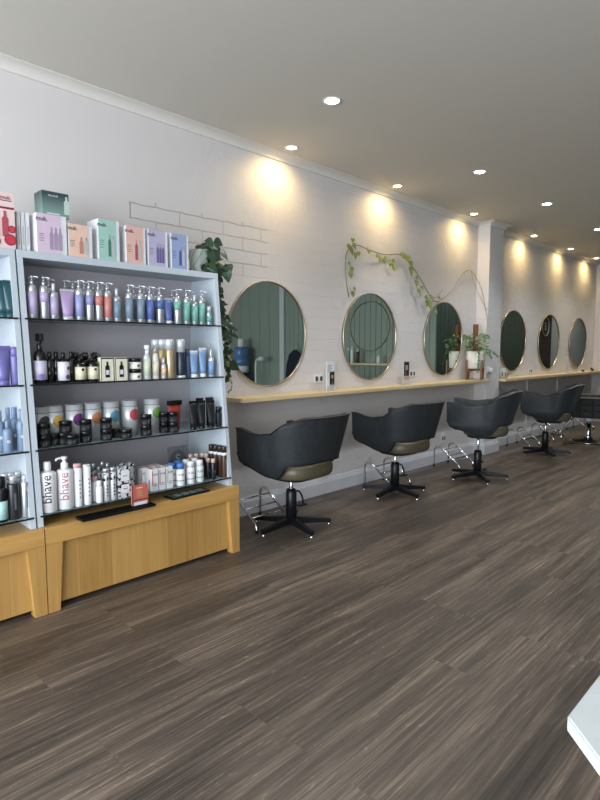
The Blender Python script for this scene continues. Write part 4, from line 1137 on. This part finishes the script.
for k in range(95):
    z = random.uniform(-.01, .22); a = random.uniform(0, 2 * math.pi); rr_ = random.uniform(.04, .145)
    p0 = Vector((0, 0, max(0, z - .05))); p1 = Vector((rr_ * math.cos(a), rr_ * math.sin(a), z))
    if p1.x < -.11: continue
    tube(bs, catmull([p0, (p0 + p1) / 2 + Vector((0, 0, .02)), p1], 3), .0014, 5)
    leaf_into(bl, p1, Vector((math.cos(a), math.sin(a), random.uniform(-1, .4))), Vector((.8, -.4, .6)) + rv(.5), random.uniform(.035, .06), random.uniform(.03, .045))
for pts in ([(.07, -.07, .02), (.10, -.12, 0), (.11, -.14, -.10), (.11, -.15, -.2)], [(.07, .06, .03), (.11, .12, .04), (.14, .20, 0), (.15, .28, -.03)], [(.08, .04, .02), (.12, .1, 0), (.13, .14, -.06)]):
    Pq = catmull(pts, 5); tube(bs, Pq, .0015, 5)
    for q in Pq[3::2]: leaf_into(bl, q, Vector((.3, random.uniform(-.8, .8), -.6)), Vector((1, -.4, .3)) + rv(.4), .045, .035)
obj('stems', bs, M_stem, pl); obj('leaves', bl, M_leafmid, pl)

# ------------------------------------------------------------------ small things along the wall
def outlet(y, z, x, label, w_=.115, h=.072, dark=True, rocker=2):
    t = thing('power_outlet', label, 'outlet', (x, y, z), 0, 'wall outlets')
    obj('plate', box(bm_new(), 0, .008, -w_ / 2, w_ / 2, -h / 2, h / 2, bevel=.002), M_whitepaper, t)
    for s in (-1, 1):
        obj('socket', box(bm_new(), .008, .0095, s * w_ * .25 - .015, s * w_ * .25 + .015, -.022, .018), C('socket_brown', (70, 62, 56)) if dark else M_grey, t)
        obj('switch', box(bm_new(), .0081, .011, s * w_ * .25 - .005, s * w_ * .25 + .005, .021, .031), M_white, t)
outlet(3.605, 1.05, 0, 'double power outlet above the bench between the first and second mirrors')
outlet(5.085, 1.05, 0, 'double power outlet above the bench between the second and third mirrors')
outlet(5.76, .273, 0, 'white double outlet low on the wall under the bench', dark=False, w_=.085, h=.12)
outlet(8.19, .995, 0, 'white double outlet above the far bench beside the fourth mirror')
outlet(9.66, 1.0, 0, 'white double outlet above the far bench beside the fifth mirror')
t = thing('power_adaptor', 'white plug-in adaptor on the front of the wall pier above the bench', 'adaptor', (PD, 6.545, 1.05))
obj('plate', box(bm_new(), 0, .008, -.055, .055, -.035, .035, bevel=.002), M_white, t)
obj('plug', lathe(bm_new(), [(0, -.025), (.026, -.025), (.030, .0), (.026, .028), (0, .032)], 18, c=(.034, 0)), M_white, t)
obj('slot', box(bm_new(), .008, .03, -.03, .03, -.034, -.027), M_grey, t)
def brochure(y, x, label, face, key):
    t = thing('brochure_holder', label, 'brochure stand', (x, y, BZ + .0005), 0, 'clear brochure holders on the bench')
    ac = mat('clear_acrylic', (225, 230, 232), .08, alpha=.35)
    obj('holder', (lambda bm: (box(bm, -.03, .03, -.055, .055, 0, .003), box(bm, -.006, -.004, -.055, .055, .003, .23), box(bm, .012, .014, -.055, .055, .003, .05), bm)[-1])(bm_new()), ac, t)
    b_ = obj('leaflet', box(bm_new(), .0, .006, -.052, .052, .004, .255 if key == 0 else .24), face, t)
    if key == 0:
        items = [((-.012, .05, .01, .165), C('photo_dark', (44, 34, 34))), ((.008, .034, .105, .135), C('photo_skin', (190, 150, 130))), ((.015, .035, .03, .085), C('photo_grey', (96, 84, 84)))]
        for k in range(5): items.append(((-.04, .02 - .01 * (k % 2), .16 + .014 * k, .165 + .014 * k), C('faint_ink', (150, 150, 158))))
    else:
        items = [((-.045, .045, .09, .232), C('photo_dark', (60, 44, 42))), ((-.02, .02, .15, .2), C('photo_skin', (190, 150, 130))), ((-.03, .045, .01, .088), C('photo_pink', (196, 150, 140))), ((-.03, .0, .1, .15), C('photo_grey', (96, 84, 84)))]
    for k, ((a0, a1, b0, b1), m) in enumerate(items):
        obj('photo_print', box(bm_new(), .0061, .0066 + .0002 * k, a0, a1, b0, b1), m, b_)
brochure(3.665, .085, 'white leaflet with a dark-haired portrait in a clear holder by the first outlet', M_whitepaper, 0)
brochure(4.845, .085, 'leaflet with a full portrait in a clear holder, right of the second mirror', C('leaflet_pale', (200, 186, 180)), 1)
# tealight lantern
t = thing('tealight_lantern', 'small pale grey ceramic tealight lantern with slots at the start of the far bench', 'lantern', (.12, along(501.5, .12, .95), .9355))
obj('bowl', lathe(bm_new(), [(0, 0), (.06, 0), (.075, .01), (.082, .05), (.075, .095), (.052, .118), (.052, .135), (.046, .135), (.046, .118), (.068, .09), (.074, .05), (.066, .014), (0, .008)], 28), mat('grey_ceramic', (176, 174, 166), .6), t)
bm = bm_new()
for k in range(12):
    a = 2 * math.pi * k / 12
    d = Vector((math.cos(a), math.sin(a), 0)); s = Vector((-d.y, d.x, 0))
    vs = []
    for ss, zz in ((-.006, .035), (.006, .035), (.006, .075), (0, .085), (-.006, .075)):
        vs.append(bm.verts.new(d * .0832 + s * ss + Vector((0, 0, zz))))
    bm.faces.new(vs)
obj('slots', bm, M_black, t)
# things on the far bench
t = thing('clear_holder', 'empty clear upright holder on the far bench beside the fifth mirror', 'holder', (.10, 9.42, .9355))
obj('holder', (lambda bm: (box(bm, -.03, .03, -.06, .06, 0, .004), box(bm, -.004, 0, -.06, .06, .004, .25), box(bm, .02, .024, -.06, .06, .004, .08), bm)[-1])(bm_new()), mat('clear_acrylic', (225, 230, 232), .08, alpha=.35), t)
for (u, lb) in ((583, 'small black hair clip on the far bench, left one'), (592, 'black hair clippers lying on the far bench near the right edge')):
    y = along(u, .12, .945)
    t = thing('hair_clip' if u == 583 else 'hair_clippers', lb, 'hair clip' if u == 583 else 'clippers', (.12, y, .9355), .4)
    L = .06 if u == 583 else .11
    obj('body', box(bm_new(), -.02, .02, -L, L, 0, .022 if u == 583 else .035, bevel=.008), M_black, t)
    obj('head', box(bm_new(), -.016, .016, L * .7, L * 1.25, .01, .05 if u > 590 else .03, bevel=.004), M_blackmatte, t)
# conduits under the far bench
for u, lb in ((527, 'left one'), (557, 'right one')):
    y = along(u, .01, .55)
    o = obj('cable_conduit', box(bm_new(), .0005, .018, y - .012, y + .012, .145, .898), M_skirt, label='thin white vertical conduit on the wall under the far bench, ' + lb, category='conduit', group='white conduits under the far bench')
for y, lb in ((3.62, 'near the first outlet'), (6.30, 'near the wall pier')):
    t = thing('screw_hook', 'tiny metal hook on the wall under the bench ' + lb, 'hook', (0, y, .86), 0, 'metal hooks under the bench')
    obj('shank', tube(bm_new(), catmull([(0.001, 0, 0), (.02, 0, 0), (.028, 0, -.012), (.018, 0, -.02)], 4), .0025, 6), M_silver, t)

# ------------------------------------------------------------------ styling chairs
def interp(tab, s):
    for (a, va), (b_, vb) in zip(tab, tab[1:]):
        if s <= b_:
            f = (s - a) / (b_ - a); f = f * f * (3 - 2 * f)
            return va + (vb - va) * f
    return tab[-1][1]
def shell_mesh():
    half = [(0, -.280), (.12, -.273), (.215, -.232), (.272, -.14), (.288, -.02), (.288, .10), (.280, .20), (.270, .280)]
    ctrl = [(-x, y, 0) for x, y in half[::-1]][:-1] + [(x, y, 0) for x, y in half]
    P = catmull(ctrl, 6)
    L = [0]
    for a_, b_ in zip(P, P[1:]): L.append(L[-1] + (b_ - a_).length)
    zt = [(0, .850), (.25, .847), (.35, .812), (.51, .732), (.70, .714), (1, .740)]
    zb = [(0, .535), (.35, .525), (.45, .435), (.49, .415), (.58, .420), (.88, .476), (.95, .498), (1, .560)]
    tilt = [(0, .135), (.4, .105), (.6, .04), (1, .02)]
    bm = bm_new(); NZ = 10; grid = []
    for i, p in enumerate(P):
        s = abs(2 * L[i] / L[-1] - 1)
        a_ = P[max(i - 1, 0)]; b_ = P[min(i + 1, len(P) - 1)]
        tan = (b_ - a_).normalized(); nrm = Vector((tan.y, -tan.x, 0))
        z0, z1 = interp(zb, s), interp(zt, s)
        col = []
        for k in range(NZ + 1):
            f = k / NZ; z = z0 + (z1 - z0) * f
            o = interp(tilt, s) * max(0, (z - .40) / .45)
            front_pull = 0
            
            belly = -.035 * max(0, (.50 - z) / .1) * (1 if s > .35 else 0)
            col.append(bm.verts.new((p.x + nrm.x * (o + belly), p.y + nrm.y * (o + belly) + front_pull, z)))
        grid.append(col)
    for A, B in zip(grid, grid[1:]):
        for k in range(NZ):
            f = bm.faces.new((A[k], B[k], B[k + 1], A[k + 1])); f.smooth = True
    return bm, [[v.co.copy() for v in (c[0] for c in grid)], [v.co.copy() for v in (c[-1] for c in grid)]]
def rounded(a, b_, n=4, m=40):
    return [(a * math.copysign(abs(math.cos(t_)) ** (2 / n), math.cos(t_)), b_ * math.copysign(abs(math.sin(t_)) ** (2 / n), math.sin(t_))) for t_ in (2 * math.pi * i / m for i in range(m))]
def pad(bm, a, b_, z0, z1, cy=0, n=3, e=.03, m=40):
    rings = []
    for f, sc in ((0, .80), (0.0, .93), (.18, .985), (.5, 1), (.8, .985), (.95, .94), (1.0, .85), (1.02, .5), (1.03, .1)):
        rings.append([(x * sc, cy + y * sc, z0 + (z1 - z0) * f) for x, y in rounded(a, b_, n, m)])
    return loft(bm, rings)
def make_chair(label):
    t = thing('styling_chair', label, 'chair', (0, 0, 0), 0, 'charcoal tub styling chairs along the bench')
    bm, (lo, hi) = shell_mesh()
    sh = obj('shell', bm, M_vinyl, t)
    md = sh.modifiers.new('thick', 'SOLIDIFY'); md.thickness = .045; md.offset = -1; md.use_even_offset = True
    md = sh.modifiers.new('soft', 'BEVEL'); md.width = .012; md.segments = 3; md.limit_method = 'ANGLE'; md.angle_limit = R(50)
    obj('piping', tube(bm_new(), hi, .0045, 6), M_piping, sh)
    obj('piping', tube(bm_new(), lo, .0045, 6), M_piping, sh)
    obj('seat', pad(bm_new(), .240, .215, .410, .505, cy=-.068, n=3.0), M_olive, t, label='olive brown seat cushion')
    obj('seat_pan', pad(bm_new(), .17, .15, .378, .412, cy=-.04, n=3), M_blackvinyl, t)
    obj('piston', cyl(bm_new(), .014, .20, .380, 16), M_chrome, t)
    obj('column', lathe(bm_new(), [(0, .045), (.040, .045), (.040, .262), (.036, .268), (.034, .285), (.015, .288), (0, .288)], 24), M_blackmetal, t)
    lv = tube(bm_new(), catmull([(.03, 0, .262), (.075, -.01, .255), (.10, -.02, .21), (.108, -.025, .16)], 5), .007, 8)
    box(lv, .04, .125, -.055, -.005, .150, .162, bevel=.004)
    obj('pump_lever', lv, M_blackmetal, t)
    for k in range(5):
        a = 2 * math.pi * k / 5 + R(13)
        bm = bm_new()
        hexa(bm, [(.02, -.022, .030), (.02, .022, .030), (.30, .018, .020), (.30, -.018, .020), (.02, -.022, .082), (.02, .022, .082), (.30, .018, .046), (.30, -.018, .046)])
        bmesh.ops.bevel(bm, geom=list(bm.edges), offset=.004, segments=2, affect='EDGES')
        lg = obj('leg', bm, M_blackmetal, t); lg.rotation_euler = (0, 0, a)
        obj('glide', lathe(bm_new(), [(0, 0), (.011, 0), (.013, .006), (.008, .012), (.006, .022), (0, .022)], 14, c=(.287, 0)), M_chrome, lg)
    return t
ch = make_chair('charcoal tub styling chair nearest the racks, first along the bench')
ch.location = (.475, 2.80, 0); ch.rotation_euler = (0, 0, R(93))
def turn_legs(t, base):
    for k, c in enumerate([c for c in t.children if c.name.split('.')[0] == 'leg']):
        c.rotation_euler = (0, 0, R(base + 72 * k))
def raise_chair(t, dz):
    for c in t.children:
        if c.name.split('.')[0] in ('shell', 'seat', 'seat_pan'): c.location.z += dz
        if c.name.split('.')[0] == 'piston': c.scale.z = 1; c.location.z += dz
c2 = dup(ch, (.45, 4.15, 0), R(88), 'charcoal tub styling chair, second along the bench, under the second mirror')
c3 = dup(ch, (.70, 5.24, 0), R(112), 'charcoal tub styling chair, third along the bench, raised on a long chrome piston')
c4 = dup(ch, (.68, 7.06, 0), R(108), 'charcoal tub styling chair beyond the wall pier, left of the quilted chair')
turn_legs(ch, 36); turn_legs(c2, 43); turn_legs(c3, 61); turn_legs(c4, 60)
for c_ in (c3, ):
    raise_chair(c_, .05)
raise_chair(c4, .03)

# quilted square chair
def quilt(w_, h, d, nx, nz, axis):
    bm = bm_new(); cw, chh = w_ / nx, h / nz
    for i in range(nx):
        for k in range(nz):
            a0, a1 = -w_ / 2 + i * cw + .002, -w_ / 2 + (i + 1) * cw - .002
            b0, b1 = k * chh + .002, (k + 1) * chh - .002
            if axis == 'x': box(bm, a0, a1, -d / 2, d / 2, b0, b1, bevel=.008)
            else: box(bm, -d / 2, d / 2, a0, a1, b0, b1, bevel=.008)
    if axis == 'x': box(bm, -w_ / 2 + .006, w_ / 2 - .006, -d / 2 + .006, d / 2 - .006, .006, h - .006)
    else: box(bm, -d / 2 + .006, d / 2 - .006, -w_ / 2 + .006, w_ / 2 - .006, .006, h - .006)
    return bm
q = thing('quilted_chair', 'square black quilted salon chair on a round chrome base at the right edge', 'chair', (.765, 8.42, 0), R(104))
for s in (-1, 1):
    o = obj('armrest', quilt(.46, .25, .09, 3, 3, 'y'), M_blackvinyl, q); o.location = (s * .275, .02, .38)
    o2 = obj('arm_pad', box(bm_new(), -.045, .045, -.22, .22, 0, .03, bevel=.01), mat('highlit_vinyl', (70, 72, 74), .35), q); o2.location = (s * .275, .02, .631)  # highlight along the arm tops is put into the paler pad colour
o = obj('seat', box(bm_new(), -.225, .225, -.21, .25, .40, .51, bevel=.025), M_blackvinyl, q)
o = obj('backrest', quilt(.50, .42, .09, 3, 4, 'x'), M_blackvinyl, q); o.location = (0, -.27, .47); o.rotation_euler = (R(12), 0, 0)
obj('seat_pan', box(bm_new(), -.22, .22, -.2, .2, .36, .399), M_blackvinyl, q)
obj('collar', cyl(bm_new(), .045, .30, .36, 20), M_white, q)
obj('column', lathe(bm_new(), [(0, .05), (.06, .05), (.035, .09), (.03, .13), (.028, .30), (0, .30)], 24), M_chrome, q)
obj('base_disc', lathe(bm_new(), [(0, .0), (.22, .0), (.22, .012), (.19, .02), (.08, .035), (.05, .06), (0, .06)], 40), M_black, q)
obj('base_ring', lathe(bm_new(), [(.221, .001), (.232, .001), (.236, .008), (.232, .016), (.221, .016), (.221, .001)], 48), M_chrome, q)
o = obj('foot_bar', tube(bm_new(), catmull([(-.13, .20, .34), (-.13, .34, .15), (-.12, .38, .10), (.12, .38, .10), (.13, .34, .15), (.13, .20, .34)], 5), .009, 8), M_chrome, q)

# ------------------------------------------------------------------ chrome footrests
def rail_pts(y, lx=0, reach=.42):
    return catmull([(.085, y, .006), (.083, y, .12), (.085, y, .185), (.105, y, .222), (.145, y, .228), (.185, y, .208), (.26, y, .150), (.35, y, .085), (.385, y, .055), (.400, y, .02), (.402, y, .004)], 5)
fr = thing('chrome_footrest', 'bent chrome tube footrest between the racks and the first chair', 'footrest', (0, 2.53, 0), 0, 'chrome footrests under the bench')
for y in (0, .31):
    rl = obj('side_rail', tube(bm_new(), rail_pts(y), .0095, 8), M_chrome, fr)
    for xx in (.085, .402):
        obj('rubber_foot', cyl(bm_new(), .013, 0, .022, 12, c=(xx, y)), M_black, rl)
for x_, z_ in ((.20, .199), (.27, .143), (.34, .093)):
    obj('rung', tube(bm_new(), [(x_, .008, z_), (x_, .302, z_)], .007, 8), M_chrome, fr)
for x_, y_, lb in [(-.01, along(364.5, .075, 0), 'bent chrome tube footrest behind the second chair base'), (.0, along(434, .085, 0), 'bent chrome tube footrest left of the third chair base'),
               (.0, along(507, .085, 0), 'bent chrome tube footrest left of the fourth chair base'), (.0, 8.12, 'bent chrome tube footrest between the fourth chair and the quilted chair'), (.0, 9.55, 'bent chrome tube footrest at the right edge, behind the quilted chair')]:
    dup(fr, (x_, y_, 0), 0, lb)
o = obj('floor_cable', tube(bm_new(), catmull([(.03, 7.9, .008), (.12, 8.6, .008), (.30, 8.75, .008), (.50, 8.30, .008), (.62, 7.98, .008), (.85, 8.75, .008), (1.0, 9.1, .008)], 8), .006, 6), M_black, label='thin black cord looping over the floor near the quilted chair', category='cable')

# ------------------------------------------------------------------ white table corner in the foreground
TZ = .75
tb = thing('white_table', 'glossy white table corner at the bottom right of the photo', 'table', (3.061, 0, 0))
M_tab = mat('white_laminate', (202, 208, 210), .18, coat=.3)
tp = prism(bm_new(), [(0, .846), (.296, .55), (.9, .55), (.9, 2.3), (0, 2.3)], TZ - .024, TZ)
bmesh.ops.bevel(tp, geom=list(tp.edges), offset=.003, segments=2, affect='EDGES')
obj('tabletop', tp, M_tab, tb)
for x_, y_ in ((.45, .72), (.45, 2.1), (.8, .72), (.8, 2.1)):
    obj('leg', box(bm_new(), x_ - .02, x_ + .02, y_ - .02, y_ + .02, 0, TZ - .0245, bevel=.003), M_white, tb)

# ------------------------------------------------------------------ the far station that the mirrors show
om = thing('wall_hoop', 'large thin metal hoop on the green boarded wall, reflected in the second mirror', 'hoop', (2.53, 7.583, 1.70), R(-90))
obj('frame', ring_bm(.42, .012, .02), M_brass, om)
obj('timber_worktop', box(bm_new(), 1.95, 3.2, 7.33, 7.586, 1.05, 1.08, bevel=.002), M_bench, label='short timber shelf on the green boarded wall, seen in the second mirror', category='shelf')
for x_, m_, T, lb in ((2.86, C('steel_blue', (110, 150, 170)), .26, 'steel blue bottle on the shelf reflected in the second mirror'), (2.78, M_bh, .28, 'white pump bottle on the shelf reflected in the second mirror'),
                      (2.66, M_brown, .24, 'brown bottle on the shelf reflected in the second mirror'), (2.22, M_bh, .14, 'small white bottle on the shelf reflected in the second mirror')):
    put('shampoo_bottle', 'bottle', lb, (x_, 7.44, 1.0805), cap_bottle(.03, T * .8, T, m_, None, 0, 0, M_white, cr=.5))
rc = make_chair('charcoal tub chair before the green boarded wall, seen in the second mirror')
rc.location = (2.45, 6.85, 0); rc.rotation_euler = (0, 0, 0); raise_chair(rc, .02)
# cape on a hook
t = thing('salon_cape', 'dark navy cape hanging on the green wall, seen in the first mirror', 'cape', (4.22, 7.56, 0))
rings = []
for z, w_, d in ((1.30, .05, .02), (1.22, .16, .04), (1.0, .24, .05), (.6, .26, .06), (.25, .28, .07)):
    rings.append([(w_ * math.cos(2 * math.pi * i / 24) , -.07 + (d + .006 * math.cos(6 * math.pi * 2 * i / 24)) * math.sin(2 * math.pi * i / 24), z) for i in range(24)])
obj('cloth', loft(bm_new(), rings), mat('navy_cloth', (24, 30, 48), .8), t)
obj('hanger', tube(bm_new(), catmull([(-.12, -.06, 1.25), (0, -.06, 1.33), (.12, -.06, 1.25)], 5) , .006, 6), M_silver, t)
obj('hook', tube(bm_new(), catmull([(0, -.06, 1.33), (0, -.06, 1.40), (0, -.01, 1.42), (0, .0, 1.42)], 4), .005, 6), M_silver, t)
# water cooler
t = thing('water_cooler', 'water cooler with big blue bottle, seen in the first mirror', 'water cooler', (5.6, 7.3, 0))
obj('cabinet', box(bm_new(), -.15, .15, -.15, .15, 0, .84, bevel=.02), mat('dispenser_navy', (44, 58, 82), .4), t)
obj('collar', cyl(bm_new(), .15, .841, .98, 24, e=.02), M_white, t)
obj('bottle', lathe(bm_new(), [(0, .981), (.13, .981), (.165, 1.01), (.165, 1.12), (.155, 1.13), (.165, 1.14), (.165, 1.30), (.14, 1.36), (0, 1.36)], 28), mat('blue_bottle', (84, 124, 168), .15), t)
obj('cap', cyl(bm_new(), .07, 1.361, 1.53, 20, e=.01), M_white, t)
# slim curved stand
t = thing('towel_stand', 'slim white stand with curved head, seen in the first mirror', 'stand', (5.15, 7.3, 0))
obj('pole', tube(bm_new(), catmull([(0, 0, .02), (0, 0, .6), (.0, 0, 1.0), (-.03, 0, 1.10), (-.14, 0, 1.13)], 6), .018, 8), M_white, t)
obj('head', lathe(bm_new(), [(0, 1.09), (.06, 1.09), (.05, 1.16), (0, 1.17)], 18, c=(-.17, 0)), M_white, t)
obj('foot', cyl(bm_new(), .14, 0, .02, 24), M_white, t)
# round sign on the brown wall
t = thing('round_sign', 'round pale ring sign on the dark brown wall, seen in the fifth mirror', 'sign', (1.248, 11.88, 1.78), R(180))
rg = ring_bm(.20, .02, .02); obj('ring', rg, mat('sign_grey', (150, 148, 144), .5), t)
o = obj('lettering', text_mesh('E', .22, .004, mat('sign_grey', (150, 148, 144), .5)), M_grey, t); o.location.x = .004

# ------------------------------------------------------------------ colour management
SC.view_settings.view_transform = 'Standard'
SC.view_settings.look = 'None'
SC.view_settings.exposure = 0.78
SC.view_settings.gamma = 1
SC.view_settings.use_curve_mapping = False
